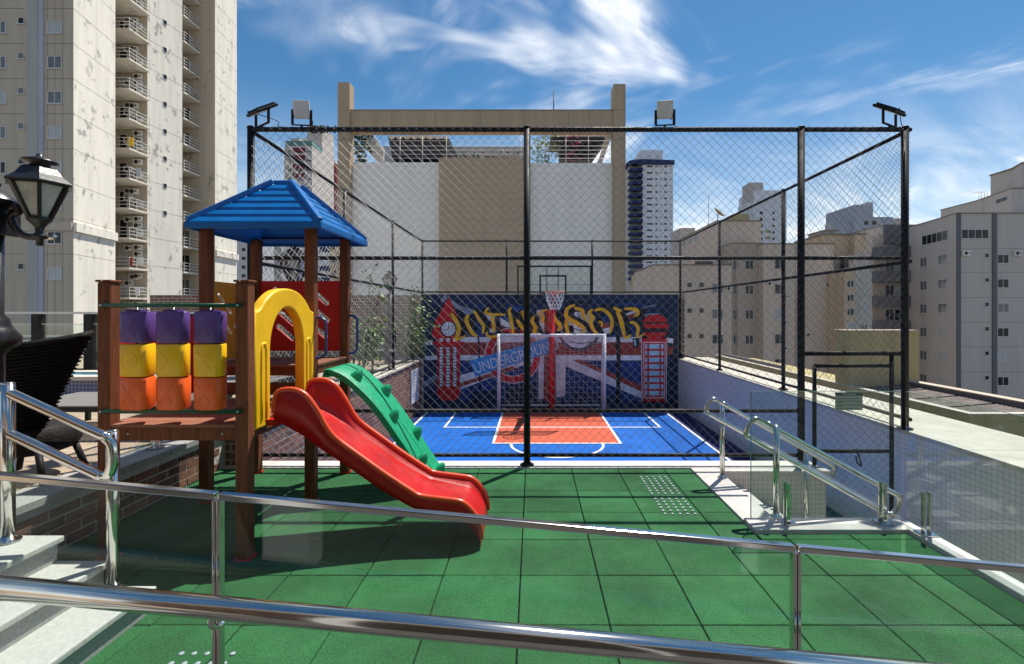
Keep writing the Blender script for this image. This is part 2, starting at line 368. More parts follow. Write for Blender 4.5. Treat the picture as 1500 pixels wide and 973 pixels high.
M['purple'] = mat('purple plastic', (0.10, 0.045, 0.22), 0.4, var=0.18, vscale=5, bump=0.03, bscale=25)
M['red'] = mat('red plastic', (0.40, 0.006, 0.006), 0.34, spec=0.35, var=0.2, vscale=5, bump=0.03, bscale=18)
M['red_rim'] = mat('sunlit worn red rim', (0.58, 0.06, 0.014), 0.3, var=0.15, vscale=9)  # worn edge; its sunlit orange highlight is put into the colour
M['panel_red'] = mat('red panel', (0.62, 0.012, 0.010), 0.42, var=0.05, vscale=4)
M['climb_green'] = mat('green plastic', (0.006, 0.34, 0.15), 0.42, var=0.2, vscale=5, bump=0.18, bscale=22, stretch=(1, 6, 6))
M['rail_green'] = mat('dark green tube', (0.006, 0.07, 0.03), 0.3)
M['handle_blue'] = mat('blue coated handle', (0.01, 0.05, 0.22), 0.3)
M['bolt'] = mat('zinc bolt', (0.6, 0.6, 0.58), 0.3, metal=0.9)
M['lamp_black'] = mat('black cast iron', (0.014, 0.013, 0.012), 0.33, bump=0.12, bscale=60)
M['lamp_glass'] = mat('frosted lamp glass', (0.46, 0.46, 0.42), 0.25, var=0.25, vscale=9, bump=0.3, bscale=60)
M['wicker'] = mat('black wicker', (0.009, 0.007, 0.006), 0.6, spec=0.25, var=0.4, vscale=40, bump=1.0, bscale=70, stretch=(0.4, 0.4, 3))
M['lounger'] = mat('grey synthetic slats', (0.20, 0.19, 0.18), 0.55, var=0.15, vscale=12)
M['flood_glass'] = mat('floodlight lens', (0.62, 0.62, 0.60), 0.25, var=0.08, vscale=10)
M['net'] = mat('white cord', (0.72, 0.70, 0.72), 0.8)
M['goal'] = mat('white painted tube', (0.74, 0.72, 0.76), 0.4, var=0.08, vscale=6)
M['hoop'] = mat('orange hoop steel', (0.72, 0.13, 0.03), 0.4)
M['pole_red'] = mat('red painted post', (0.55, 0.012, 0.016), 0.35)
M['leaf'] = mat('pale green leaves', (0.15, 0.24, 0.06), 0.55, var=0.45, vscale=7, rnd=0.1)
M['leaf_dark'] = mat('dark leaves', (0.03, 0.06, 0.02), 0.6, var=0.4, vscale=7)
M['flower'] = mat('pink flowers', (0.5, 0.05, 0.2), 0.6)
M['stem'] = mat('woody stem', (0.09, 0.065, 0.045), 0.8, var=0.3, vscale=12)
M['sign'] = mat('pale notice board', (0.45, 0.48, 0.40), 0.5)
M['sign_dark'] = mat('notice header', (0.10, 0.13, 0.11), 0.5)
M['sign_white'] = mat('white notice', (0.72, 0.74, 0.78), 0.5)
# mural paints
def paint(n, c, v=0.18, s=3): return mat('mural ' + n, c, 0.7, var=v*1.6, vscale=s, bump=0.15, bscale=30, detail=10)
M['m_navy'] = mat('mural navy', (0.003, 0.010, 0.028), 0.65, col2=(0.010, 0.036, 0.10), vscale=0.8, bump=0.15, bscale=30)
M['m_blue'] = paint('blue', (0.010, 0.045, 0.17), 0.3, 1.5)
M['m_white'] = paint('white', (0.74, 0.74, 0.77), 0.2, 4)
M['m_brick'] = paint('brick red', (0.32, 0.045, 0.032), 0.25, 4)
M['m_red'] = paint('red', (0.56, 0.010, 0.016), 0.15, 3)
M['m_yellow'] = paint('yellow', (0.88, 0.47, 0.015), 0.1, 4)
M['m_black'] = paint('black', (0.010, 0.011, 0.016), 0.2, 4)
M['m_sky'] = paint('sky blue', (0.04, 0.29, 0.68), 0.08, 3)
M['m_pale'] = paint('pale blue', (0.38, 0.66, 0.82), 0.1, 3)
M['m_grey'] = paint('grey', (0.22, 0.26, 0.33), 0.2, 3)
# buildings
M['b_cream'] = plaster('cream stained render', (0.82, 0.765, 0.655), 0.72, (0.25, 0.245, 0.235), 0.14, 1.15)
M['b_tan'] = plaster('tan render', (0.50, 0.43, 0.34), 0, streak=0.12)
M['b_recess'] = plaster('shade darkened recess render', (0.52, 0.45, 0.35), 0.6, (0.2, 0.19, 0.17), 0.14, 0.9)  # darker twin of the cream render: recess shade is in its colour
M['b_grey_white'] = plaster('pale grey render', (0.42, 0.405, 0.395), 0, streak=0.1)
M['b_brown'] = plaster('brown render', (0.43, 0.335, 0.23), 0, streak=0.14)
M['b_white'] = plaster('white render', (0.72, 0.71, 0.69), 0, streak=0.08)
M['b_white_sheet'] = tiles('white siding', (0.80, 0.77, 0.72), (0.82, 0.79, 0.74), (0.62, 0.60, 0.56), 6.0, 0.42, 0.012, 0.8, 0, 'XZ', 0.5, 0.13)
M['b_brown_sheet'] = tiles('brown siding', (0.44, 0.335, 0.225), (0.46, 0.35, 0.24), (0.32, 0.245, 0.165), 3.0, 0.42, 0.014, 0.8, 0, 'XZ', 0.5, 0.15)
M['b_beige'] = plaster('beige render', (0.68, 0.56, 0.465), 0, streak=0.14)
M['b_beige_dark'] = plaster('brown beige render', (0.50, 0.41, 0.335), 0, streak=0.14)
M['b_orange'] = plaster('ochre beige render', (0.62, 0.47, 0.32), 0, streak=0.2)
M['b_olive'] = plaster('olive yellow render', (0.42, 0.355, 0.18), 0, streak=0.22)
M['b_warm_grey'] = plaster('warm grey render', (0.52, 0.47, 0.43), 0, streak=0.08)
M['b_dark_grey'] = plaster('dark grey render', (0.155, 0.15, 0.16), 0, streak=0.1)
M['b_cool'] = plaster('cool white render', (0.70, 0.71, 0.74), 0, streak=0.08)
M['b_bluegrey'] = plaster('blue grey render', (0.42, 0.44, 0.49), 0, streak=0.1)
M['b_maroon'] = plaster('maroon render', (0.16, 0.03, 0.045), 0, streak=0.1)
M['b_navy'] = plaster('navy render', (0.025, 0.035, 0.12), 0, streak=0.1)
M['joint'] = mat('wall joint', (0.22, 0.19, 0.15), 0.9)
M['w_frame'] = mat('white window frame', (0.55, 0.55, 0.54), 0.5)
M['w_frame_dark'] = mat('grey window frame', (0.22, 0.22, 0.21), 0.5)
M['w_dark'] = mat('dark window glass', (0.012, 0.014, 0.016), 0.2, spec=0.3)
M['w_mid'] = mat('curtained window glass', (0.15, 0.155, 0.16), 0.15, var=0.3, vscale=3, stretch=(6, 6, 0.5))
M['w_light'] = mat('shuttered window', (0.42, 0.43, 0.43), 0.35, var=0.06, vscale=3)
M['w_green'] = mat('green balcony glass', (0.09, 0.20, 0.17), 0.1)
M['ac'] = mat('air conditioner casing', (0.74, 0.72, 0.66), 0.5, rnd=0.12)
M['fan'] = mat('fan grille', (0.03, 0.022, 0.018), 0.5)
M['rail_white'] = mat('white railing', (0.62, 0.61, 0.58), 0.5)
M['roof_tile'] = mat('weathered fibre cement', (0.14, 0.11, 0.095), 0.85, var=0.4, vscale=2.2, bump=0.3, bscale=20)
M['tent'] = mat('navy awning', (0.012, 0.016, 0.035), 0.6, var=0.2, vscale=3)
M['render_white'] = plaster('white parapet', (0.62, 0.61, 0.58), 0.35, (0.2, 0.2, 0.19), 0.25, 1.2)

# ------------------------------------------------------------------ setting
ZC = -0.95            # court level; the green play floor is at 0, the terrace at 0.42
FY, BY = 5.24, 13.35  # front fence plane, face of the mural wall
XL, XR = -3.03, 3.99  # side fence planes
g = MB().box(-900, 900, -300, 2500, -15, -14); tag(g.build('ground', M['asphalt']), kind='structure')
g = MB().box(-40, 4.93, -8, 16.5, -14, ZC-0.02); tag(g.build('podium', M['concrete']), kind='structure')

# court floor: navy surround, blue field, orange key, white lines
cf = MB().box(-2.98, 3.95, 5.3, BY, ZC-0.02, ZC).build('court_floor', M['court_navy'], kind='structure')
x0, x1, y0, y1 = -2.75, 3.44, 5.4, 12.75
MB().box(x0, x1, y0, y1, ZC, ZC+0.004).build('blue_field', M['court_blue'], cf)
MB().box(-0.79, 1.73, 9.66, 13.2, ZC+0.004, ZC+0.008).build('key_field', M['court_orange'], cf)
def line(a, b, w=0.05, z=ZC+0.008):
    MB().bar((a[0], a[1], z+0.002), (b[0], b[1], z+0.002), w, 0.004).build('court_line', M['line'], cf)
line((x0, y0), (x0, y1+0.025)); line((x1, y0), (x1, y1+0.025)); line((x0+0.026, y1), (-0.79, y1)); line((1.73, y1), (x1-0.026, y1))
line((-2.0, 12.70), (-2.0, 11.0)); line((2.87, 12.70), (2.87, 11.0)); line((-1.974, 11.025), (2.844, 11.025))
line((-0.79, 13.2), (-0.79, 9.635), z=ZC+0.012); line((1.73, 13.2), (1.73, 9.635), z=ZC+0.012); line((-0.764, 9.66), (1.704, 9.66), z=ZC+0.012)
a = MB(); pts_o = arc(0.47, 9.63, 0.93, 180, 360, 28); pts_i = arc(0.47, 9.63, 0.88, 180, 360, 28)
vs = [(x, y, ZC+0.010) for x, y in pts_o] + [(x, y, ZC+0.010) for x, y in pts_i]; k = len(pts_o)
a.add(vs, [(i, i+1, k+i+1, k+i) for i in range(k-1)]); a.build('court_line', M['line'], cf)

# green play floor: a dark slab carrying separate rubber tiles
gf = MB().box(-3.3, 1.66, 0.9, 5.16, ZC, -0.032)
gf.box(1.662, 2.80, 0.9, 3.64, ZC, -0.032); gf = gf.build('play_floor', M['subfloor'], kind='structure')
tile_cache = {}
def rtile(xa, xb, ya, yb):
    w = round(xb-xa, 3); h = round(yb-ya, 3)
    if w < 0.03 or h < 0.03: return
    if (w, h) not in tile_cache:
        g_ = 0.0035; tile_cache[(w, h)] = MB().box(-w/2+g_, w/2-g_, -h/2+g_, h/2-g_, -0.03, 0).mesh('rubber_tile', M['rubber'])
    o = link('rubber_tile', tile_cache[(w, h)], gf, ((xa+xb)/2, (ya+yb)/2, random.uniform(-0.0015, 0.0015)))
    o.rotation_euler = (random.uniform(-.002, .002), random.uniform(-.002, .002), random.uniform(-.002, .002))
    b = o.modifiers.new('bevel', 'BEVEL'); b.width = 0.004; b.segments = 1
for i in range(-9, 5):
    xa = 0.891 + 0.4855*i; xb = xa + 0.4855
    for j in range(-3, 6):
        ya = 2.58 + 0.4855*j; yb = min(ya + 0.4855, 5.155)
        if yb < 1.1: continue
        xa2 = max(xa, -3.29)
        if ya < 3.5: rtile(xa2, min(xb, 2.79), ya, yb)
        elif ya < 3.6:
            rtile(xa2, min(xb, 1.655), ya, yb)
            if xb > 1.7: rtile(max(xa2, 1.665), min(xb, 2.79), ya, 3.635)
        else: rtile(xa2, min(xb, 1.655), ya, yb)

# tactile studs set in the floor
def studs(label, xs, ys, skew):
    t = thing('tactile_paving', label, 'tactile studs', (xs[0], ys[0], 0), 'metal tactile studs in the play floor')
    me = MB().lathe([(0.014, 0), (0.013, 0.003), (0.009, 0.005), (0.0, 0.006)], n=12).mesh('stud', M['stud'])
    for j, y in enumerate(ys):
        for x in xs: link('stud', me, t, (x + skew*j, y, 0.0012))
studs('patch of steel tactile studs beside the white kerb by the court', [1.08+0.062*i for i in range(5)], [4.0+0.064*j for j in range(15)], 0)
studs('patch of steel tactile studs near the foot of the granite steps', [-1.70+0.062*i for i in range(5)], [2.16+0.066*j for j in range(4)], 0)

# white kerbs, court sill and stairwell
kb = MB().box(XL-0.27, 3.05, 5.162, 5.40, ZC, 0.012)
kb.build('court_sill', M['kerb'], kind='structure', bevel=0.006)
kb = MB().box(1.662, 1.93, 3.86, 5.16, ZC, 0.010); kb.build('kerb', M['kerb'], kind='structure', bevel=0.006)
kb = MB().box(1.662, 2.86, 3.645, 3.858, ZC, 0.030); kb.build('kerb', M['kerb'], kind='structure', bevel=0.006)
kb = MB().box(2.80, 2.93, 0.9, 3.643, ZC, 0.034); kb.build('kerb', M['kerb'], kind='structure', bevel=0.006)
st = MB().box(1.932, 3.06, 5.10, 5.159, ZC, -0.05); st.build('stairwell_wall', M['white_tile_x'], kind='structure')
MB().box(1.90, 3.09, 5.06, 5.161, -0.048, 0.006).build('stair_coping', M['kerb'], kind='structure', bevel=0.004)
for i in range(5):
    xa = 1.932 + 0.25*i
    s_ = MB().box(xa, xa+0.25, 3.86, 5.098, ZC, -0.16*(i+1)); s_.build('step', M['kerb'], kind='structure', bevel=0.004)
MB().box(2.932, 3.95, 0.9, 5.29, ZC-0.015, ZC-0.004).build('stair_floor', M['concrete'], kind='structure')
MB().box(2.861, 2.93, 3.645, 3.86, ZC, 0.02).build('kerb', M['kerb'], kind='structure')

# right hand wall with mosaic face and wide coping
rw = thing('parapet_wall', 'long low white mosaic wall along the right side of the court', 'wall', (XR-0.02, 5, ZC))
MB().box(3.965, 4.90, -1.5, BY+0.3, ZC-3, 0.36).build('mosaic_face', M['white_tile'], rw)
yy = -1.5
while yy < BY:
    MB().box(3.945, 4.925, yy+0.002, min(yy+1.48, BY+0.3), 0.362, 0.40).build('coping_slab', M['coping'], rw, bevel=0.004); yy += 1.484

# left terrace, its brick retaining walls and copings
MB().box(-40, -3.56, -8, 16.5, ZC-0.018, 0.395).build('terrace', M['concrete'], kind='structure')
tf = MB().box(-40, -3.575, -8, 16.4, 0.396, 0.402).build('terrace_floor', M['deck_stone'], kind='structure')
pm = MB().box(-0.595, 0.595, -0.0955, 0.0955, 0, 0.018).mesh('plank', M['deck_stone'])
for j in range(36):
    y = 2.75 + 0.197*j
    for i in range(4 if y < 6 else 3):
        x = -4.18 - 1.2*i - (0.0 if j % 2 else 0.0) - random.uniform(0, 0.01)
        o = link('plank', pm, tf, (x, y, 0.402))
brickm = [MB().box(-0.012, 0.012, -0.1135, 0.1135, -0.0315, 0.0315).mesh('brick', M['brick'])]
hb = MB().box(-0.012, 0.012, -0.053, 0.053, -0.0325, 0.0325).mesh('brick', M['brick'])
def brick_face(wall, xf, ya, yb, za, zb, maxn):
    """bricks laid proud of the mortar on a face x = xf looking to +X"""
    n = 0; rest = MB(); r = 0; cells = []
    z = za + 0.0385
    while z + 0.03 < zb:
        y = ya + (0.1205 if r % 2 else 0.0)
        if r % 2: cells.append((ya+0.056, z, True))
        while y + 0.2415 <= yb + 0.01:
            cells.append((y+0.1205, z, False)); y += 0.2415
        z += 0.077; r += 1
    cells.sort(key=lambda c: c[0])
    for y, z, half in cells:
        j = random.uniform(-0.0015, 0.0015)
        if n < maxn:
            o = link('brick', hb if half else brickm[0], wall, (xf-0.012+j, y, z)); n += 1
        else:
            hw = 0.053 if half else 0.1135
            rest.box(xf-0.024+j, xf+j, y-hw, y+hw, z-0.0315, z+0.0315)
    if rest.f: rest.build('brick_courses', M['brick'], wall, kind='stuff')
nw = thing('retaining_wall', 'low dark brick wall with grey coping behind the playground tower', 'wall', (-3.3, 4, 0))
MB().box(-3.555, -3.3015, 2.72, 5.24, ZC, 0.36).build('mortar_bed', M['mortar'], nw)
brick_face(nw, -3.297, 2.72, 5.24, 0.0, 0.36, 300)
yy = 2.72
while yy < 5.2:
    MB().box(-3.572, -3.262, yy+0.002, min(yy+0.838, 5.238), 0.362, 0.42).build('coping_slab', M['granite_grey'], nw, bevel=0.005); yy += 0.842
cw = thing('retaining_wall', 'sunken brick wall with pale coping along the left side of the blue court', 'wall', (-3.0, 9, ZC))
MB().box(-3.555, -3.0015, 5.41, BY, ZC, 0.36).build('mortar_bed', M['mortar'], cw)
brick_face(cw, -2.997, 5.41, BY, ZC, 0.36, 290)
yy = 5.242
while yy < BY-0.1:
    MB().box(-3.572, -2.965, yy+0.002, min(yy+1.348, BY-0.002), 0.362, 0.41).build('coping_slab', M['coping'], cw, bevel=0.005); yy += 1.352
MB().box(-3.555, -3.03, 5.242, 5.405, 0.014, 0.36).build('wall_end', M['brick_wall'], cw)
wn = MB().box(-2.99, -2.975, 11.95, 12.7, -0.60, 0.22); wn = tag(wn.build('notice_board', M['sign_white']), 'tall white notice fixed to the brick wall beside the mural', 'notice')
for i in range(9): MB().box(-2.974, -2.972, 12.05, 12.6-0.05*(i % 3), 0.05-0.07*i, 0.062-0.07*i).build('text_line', M['m_grey'], wn)

# granite steps coming down from the terrace on the left
gs = thing('stairs', 'short flight of pale granite steps at the lower left', 'steps', (-2.5, 2.2, 0)); gs['kind'] = 'structure'; del gs['category']
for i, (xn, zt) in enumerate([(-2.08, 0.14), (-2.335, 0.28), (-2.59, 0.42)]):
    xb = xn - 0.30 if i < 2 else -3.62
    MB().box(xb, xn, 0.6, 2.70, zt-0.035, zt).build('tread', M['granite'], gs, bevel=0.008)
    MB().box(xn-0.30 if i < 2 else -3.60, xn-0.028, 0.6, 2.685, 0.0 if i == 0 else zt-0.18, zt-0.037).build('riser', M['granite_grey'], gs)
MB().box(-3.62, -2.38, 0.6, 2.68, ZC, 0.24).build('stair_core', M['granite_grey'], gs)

# the walkway the photograph is taken from, and the brick building behind it
MB().box(-6, 5, -2.3, 1.36, ZC, 0.06).build('walkway', M['walkway'], kind='structure')
bk = tag(MB().box(-9, 6, -2.9, -2.32, ZC, 6.2).build('brick_building', M['brick_wall']), 'brick building wall behind the walkway, seen only as a reflection', 'building')
MB().box(-9, 6, -2.9, -0.7, 2.95, 3.15).build('added_canopy', M['concrete'], bk)  # unseen overhang, added to keep the reflected brick wall in shade
for xa, xb in ((-1.65, -1.37), (1.27, 1.37)): MB().box(xa, xb, -0.695, -0.50, 0.061, 3.2).build('pillar', M['b_white'], bk)

# ------------------------------------------------------------------ the chain link cage
cage = thing('court_fence', 'tall black chain link cage of posts and rails around the sports court', 'fence', (0.48, FY, 0))
def links(o, u, v, w, h, pitch, r, name='chain_link'):
    """diamond wire mesh over a rectangle: origin o, axes u and v, size w x h"""
    o = Vector(o); u = Vector(u); v = Vector(v); nrm = u.cross(v).normalized(); b = MB()
    for sgn in (1, -1):
        c = -h if sgn == 1 else 0.0
        n0 = math.floor(c/pitch); n1 = math.ceil((w if sgn == 1 else w+h)/pitch)
        for k in range(n0, n1+1):
            cc = k*pitch + 0.4*pitch
            # x = cc + y (sgn 1)  or x = cc - y (sgn -1)
            if sgn == 1: ya = max(0, -cc); yb = min(h, w-cc)
            else: ya = max(0, cc-w); yb = min(h, cc)
            if yb - ya < 0.01: continue
            pa = o + u*(cc+sgn*ya) + v*ya + nrm*(0.002*sgn); pb = o + u*(cc+sgn*yb) + v*yb + nrm*(0.002*sgn)
            d = (pb-pa).normalized(); s1 = nrm*r; s2 = d.cross(nrm)*r
            ring = [s1, -s1*0.5+s2*0.87, -s1*0.5-s2*0.87]
            b.add([pa+q for q in ring]+[pb+q for q in ring], [(0,1,4,3),(1,2,5,4),(2,0,3,5)])
    me = b.mesh(name, M['wire'], org(cage), fix=False)
    return link(name, me, cage, kind='stuff')
ZT, ZM = 3.63, 2.235
WR = 0.0018; PITCH = 0.097
def post(x, y, z0, z1, r=0.033, foot=True):
    b = MB().cyl((x, y, z0), (x, y, z1), r, 16)
    o = b.build('post', M['black_steel'], cage)
    MB().lathe([(r+0.003, 0), (r+0.003, 0.012), (r*0.6, 0.024), (0, 0.027)], (x, y, z1), 14).build('post_cap', M['black_steel'], o)
    if foot:
        MB().lathe([(0.075, 0), (0.075, 0.01), (0.045, 0.014), (0.04, 0.03)], (x, y, z0+0.002), 16).build('base_plate', M['black_steel'], o)
        for a in range(4): MB().cyl((x+0.058*math.cos(a*1.57+.78), y+0.058*math.sin(a*1.57+.78), z0+0.010), (x+0.058*math.cos(a*1.57+.78), y+0.058*math.sin(a*1.57+.78), z0+0.022), 0.008, 6).build('anchor_bolt', M['black_steel'], o)
    return o
def rail(a, b, r=0.021): return MB().cyl(a, b, r, 12).build('rail', M['black_steel'], cage)
xf = [XL, PX(772, FY), PX(1173.5, FY), XR]
for i, x in enumerate(xf): post(x, FY, 0.012 if i < 3 else 0.40, ZT, 0.036)
for a_, b_ in zip(xf[:2], xf[1:3]):
    for z in (ZM, 0.595, 0.12): rail((a_+.03, FY, z), (b_-.03, FY, z))
rail((xf[2]+.03, FY, ZM), (xf[3]-.03, FY, ZM))
for z in (ZT-0.015,): rail((XL, FY, z), (XR, FY, z), 0.026)
for i in range(2): links((xf[i], FY-0.03, 0.12), (1,0,0), (0,0,1), xf[i+1]-xf[i], ZT-0.13, PITCH, WR)
links((xf[2], FY-0.03, 1.22), (1,0,0), (0,0,1), xf[3]-xf[2], ZT-1.23, PITCH, WR)
# wire ties along the top rail
b = MB()
x = XL+0.05
while x < XR:
    b.tube([(x, FY-0.028, ZT-0.04), (x+0.01, FY-0.03, ZT+0.006), (x+0.02, FY, ZT+0.014), (x+0.03, FY+0.03, ZT-0.02)], 0.003, 4); x += 0.097
b.build('tie_wires', M['wire'], cage, kind='stuff')
# side runs
ys = [FY, 7.9, 10.6, BY+0.08]
for X in (XL-0.02, XR+0.06):
    for y in ys[1:3]: post(X, y, 0.405, ZT, 0.03)
    post(X, ys[3], 0.405 if X > 0 else 0.405, ZT, 0.03)
    for z in (ZT-0.015, 2.2, 0.50): rail((X, FY, z), (X, ys[3], z), 0.022)
    for a_, b_ in zip(ys[:3], ys[1:]): links((X, a_, 0.50), (0,1,0), (0,0,1), b_-a_, ZT-0.52, PITCH, WR)
# back run above the mural
xb_ = [XL-0.02, PX(742, BY), PX(868, BY), XR+0.06]
for x in xb_[1:3]: post(x, BY+0.08, 2.145, ZT, 0.028)
for z in (ZT-0.015, 2.215): rail((xb_[0], BY+0.08, z), (xb_[3], BY+0.08, z), 0.022)
links((xb_[0], BY+0.06, 2.22), (1,0,0), (0,0,1), xb_[3]-xb_[0], ZT-2.24, PITCH, WR)
# gate bay
rail((xf[2]+.03, FY, 1.21), (xf[3]-.03, FY, 1.21), 0.024)
gt = MB(); gx0, gx1, gz0, gz1 = PX(1193, FY), PX(1306, FY), ZC+0.06, PZ(536, FY)
for p, q in (((gx0,FY,gz0),(gx0,FY,gz1)), ((gx1,FY,gz0),(gx1,FY,1.19)), ((gx0,FY,gz1),(gx1,FY,gz1)), ((gx0,FY,gz0),(gx1,FY,gz0)), ((gx0,FY,PZ(661,FY)),(gx1,FY,PZ(661,FY)))):
    gt.cyl(p, q, 0.021, 12)
gate = gt.build('gate', M['black_steel'], cage)
lm = links((gx0, FY-0.022, gz0), (1,0,0), (0,0,1), gx1-gx0, gz1-gz0, PITCH, WR)
latch = MB().tube(smooth_path([(gx0+.35, FY-.03, .17), (gx0+.42, FY-.06, .16), (gx0+.45, FY-.06, .08), (gx0+.47, FY-.05, .02), (gx0+.43, FY-.05, .05), (gx0+.41, FY-.05, .13)]), 0.008, 8)
latch.build('latch', M['black_steel'], gate)
post(xf[2]+0.0, FY, ZC, 0.006, 0.036, False)

# floodlights on the top rail
def flood(name, label, x, tilt, yaw, s=0.17, hm='black_steel'):
    t = thing('floodlight', label, 'floodlight', (x, FY, ZT+0.012), 'floodlights along the top rail of the court fence')
    o = Vector((x, FY, ZT+0.012)); c = o + Vector((0, 0, 0.185))
    Q = Euler((tilt, 0, yaw), 'XYZ').to_matrix()
    def tr(b):
        b.v = [c + Q @ v for v in b.v]; return b
    hd = tr(MB().box(-s*.5, s*.5, -0.018, 0.012, -s*.55, s*.55)); hd = hd.build('housing', M[hm], t, bevel=0.008)
    tr(MB().box(-s*.44, s*.44, -0.0215, -0.0185, -s*.49, s*.49)).build('lens', M['flood_glass'], hd)
    fins = MB()
    for i in range(9): fins.box(-s*.44+i*s*.11-.002, -s*.44+i*s*.11+.002, 0.0125, 0.030, -s*.45, s*.45)
    tr(fins).build('cooling_fins', M['black_steel'], hd, kind='stuff')
    Qy = Matrix.Rotation(yaw, 3, 'Z'); br = MB()
    w = s*.56
    pp = [Vector((-w, 0, 0.185)), Vector((-w, 0, 0.02)), Vector((w, 0, 0.02)), Vector((w, 0, 0.185))]
    pp = [o + Qy @ p for p in pp]
    br.bar(pp[0], pp[1], 0.028, 0.006, up=(0,1,0)); br.bar(pp[1], pp[2], 0.028, 0.006); br.bar(pp[2], pp[3], 0.028, 0.006, up=(0,1,0)); br.cyl(o+Vector((0,0,-.01)), o+Vector((0,0,.022)), 0.012, 8)
    br.build('bracket', M['black_steel'], t)
    MB().tube(smooth_path([c + Q @ Vector((s*.3, .04, -s*.5)), o+Vector((s*.6, .03, .08)), o+Vector((s*.65, .02, 0.02)), o+Vector((s*.9, 0, .0))]), 0.004, 6).build('cable', M['black_steel'], t)
flood('a', 'black floodlight tilted towards the court above the far left fence post', PX(384, FY), R(55), R(145), 0.24)
flood('b', 'grey lensed floodlight facing out, above the blue playground roof', PX(442, FY), R(14), R(6), 0.17, 'flood_glass')
flood('c', 'grey lensed floodlight facing out, right of the tan building', PX(974, FY), R(14), R(-8), 0.17, 'flood_glass')
flood('d', 'black floodlight tilted towards the court above the right corner post', PX(1303, FY), R(55), R(-150), 0.24)

# ------------------------------------------------------------------ mural wall
mw = thing('mural_wall', 'dark blue end wall of the court painted with a London mural', 'wall', (0.5, BY, ZC))
MB().box(XL-0.03, XR-0.025, BY, BY+0.22, ZC, 2.14).build('wall_body', M['m_navy'], mw)
MB().box(XL-0.05, XR+0.02, BY-0.02, BY+0.24, 2.142, 2.165).build('wall_cap', M['b_tan'], mw)
lay = [0]
def paintpoly(name, pts, m, holes=()):
    """a flat painted shape on the wall, corners given in photograph pixels"""
    lay[0] += 1; y = BY - 0.00022*lay[0] - 0.001
    conv = lambda ps: [(PX(a, BY), PZ(b, BY)) for a, b in ps]
    me = plate_mesh(name, conv(pts), [conv(h) for h in holes], 0.00012, m)
    return plate_at(name, me, mw, (0, y, 0), (1,0,0), (0,0,1))
def ribbon(name, pts, w, m, taper=True):
    c = [v.to_2d() for v in smooth_path([(a, b, 0) for a, b in pts], 5)]; n = len(c); le = []; ri = []
    for i, p in enumerate(c):
        t = (c[min(i+1, n-1)] - c[max(i-1, 0)]).normalized(); nn = Vector((-t.y, t.x))
        f = (0.35 + 0.65*math.sin(math.pi*min(1, (i+0.6)/(n-1+0.6)))**0.6) if taper else 1
        le.append(p + nn*w*.5*f); ri.append(p - nn*w*.5*f)
    return paintpoly(name, [tuple(p) for p in le] + [tuple(p) for p in reversed(ri)], m)
B = paintpoly
# flag
B('painted_stripe', [(674,494),(940,494),(940,528),(674,528)], M['m_white'])
B('painted_stripe', [(660,501.5),(940,501.5),(940,520.5),(660,520.5)], M['m_brick'])
B('painted_field', [(674,529),(940,529),(940,588),(674,588)], M['m_blue'])
B('painted_stripe', [(674,550),(760,526),(790,526),(674,571)], M['m_white'])
B('painted_stripe', [(674,561),(752,536),(756,541),(674,567)], M['m_brick'])
B('painted_stripe', [(806,527),(836,527),(940,570),(940,584)], M['m_white'])
B('painted_stripe', [(838,527),(850,527),(940,565),(940,574)], M['m_brick'])
B('painted_stripe', [(788,521),(797,521),(796,585),(789,585)], M['m_white'])
B('painted_stripe', [(814,521),(829,521),(828,580),(815,582)], M['m_white'])
B('painted_stripe', [(797,521),(814,521),(815,588),(796,588)], M['m_brick'])
B('painted_field', [(690,462),(940,462),(940,494),(690,494)], M['m_blue'])
B('painted_stripe', [(655,440),(664,441),(672,447),(696,455),(690,463),(668,452)], M['m_grey'])
B('painted_stripe', [(706,459),(730,463),(750,476),(748,481),(728,474),(708,466)], M['m_white'])
B('painted_stripe', [(708,470),(728,477),(750,483),(768,492),(744,492),(712,479)], M['m_brick'])
B('painted_stripe', [(712,480),(730,484),(742,493),(724,493)], M['m_white'])
B('painted_stripe', [(786,455),(801,453),(802,494),(788,494)], M['m_white'])
B('painted_stripe', [(796,456),(815,452),(815,494),(798,494)], M['m_brick'])
B('painted_stripe', [(876,478),(893,471),(893,480),(878,485)], M['m_brick'])
B('painted_stripe', [(878,484),(894,479),(893,489),(884,490)], M['m_white'])
B('painted_stripe', [(915,460),(930,455),(932,459),(917,467)], M['m_white'])
B('painted_stripe', [(917,463),(931,458),(930,466),(919,469)], M['m_brick'])
B('painted_disc', arc(846, 484, 24, 0, 360, 30, 27), M['m_white'])
B('painted_ring', arc(848, 484, 31, 20, 160, 20, 30) + arc(848, 484, 27, 160, 20, 20, 26), M['m_black'])
ribbon('painted_mark', [(846,458),(850,470),(848,480)], 1.6, M['m_black']); ribbon('painted_mark', [(838,480),(852,484),(862,478)], 1.4, M['m_black']); ribbon('painted_mark', [(834,500),(850,503),(872,500)], 1.5, M['m_black'])
ribbon('painted_post', [(701,494),(702,530),(704,580)], 2.4, M['m_black'], False)
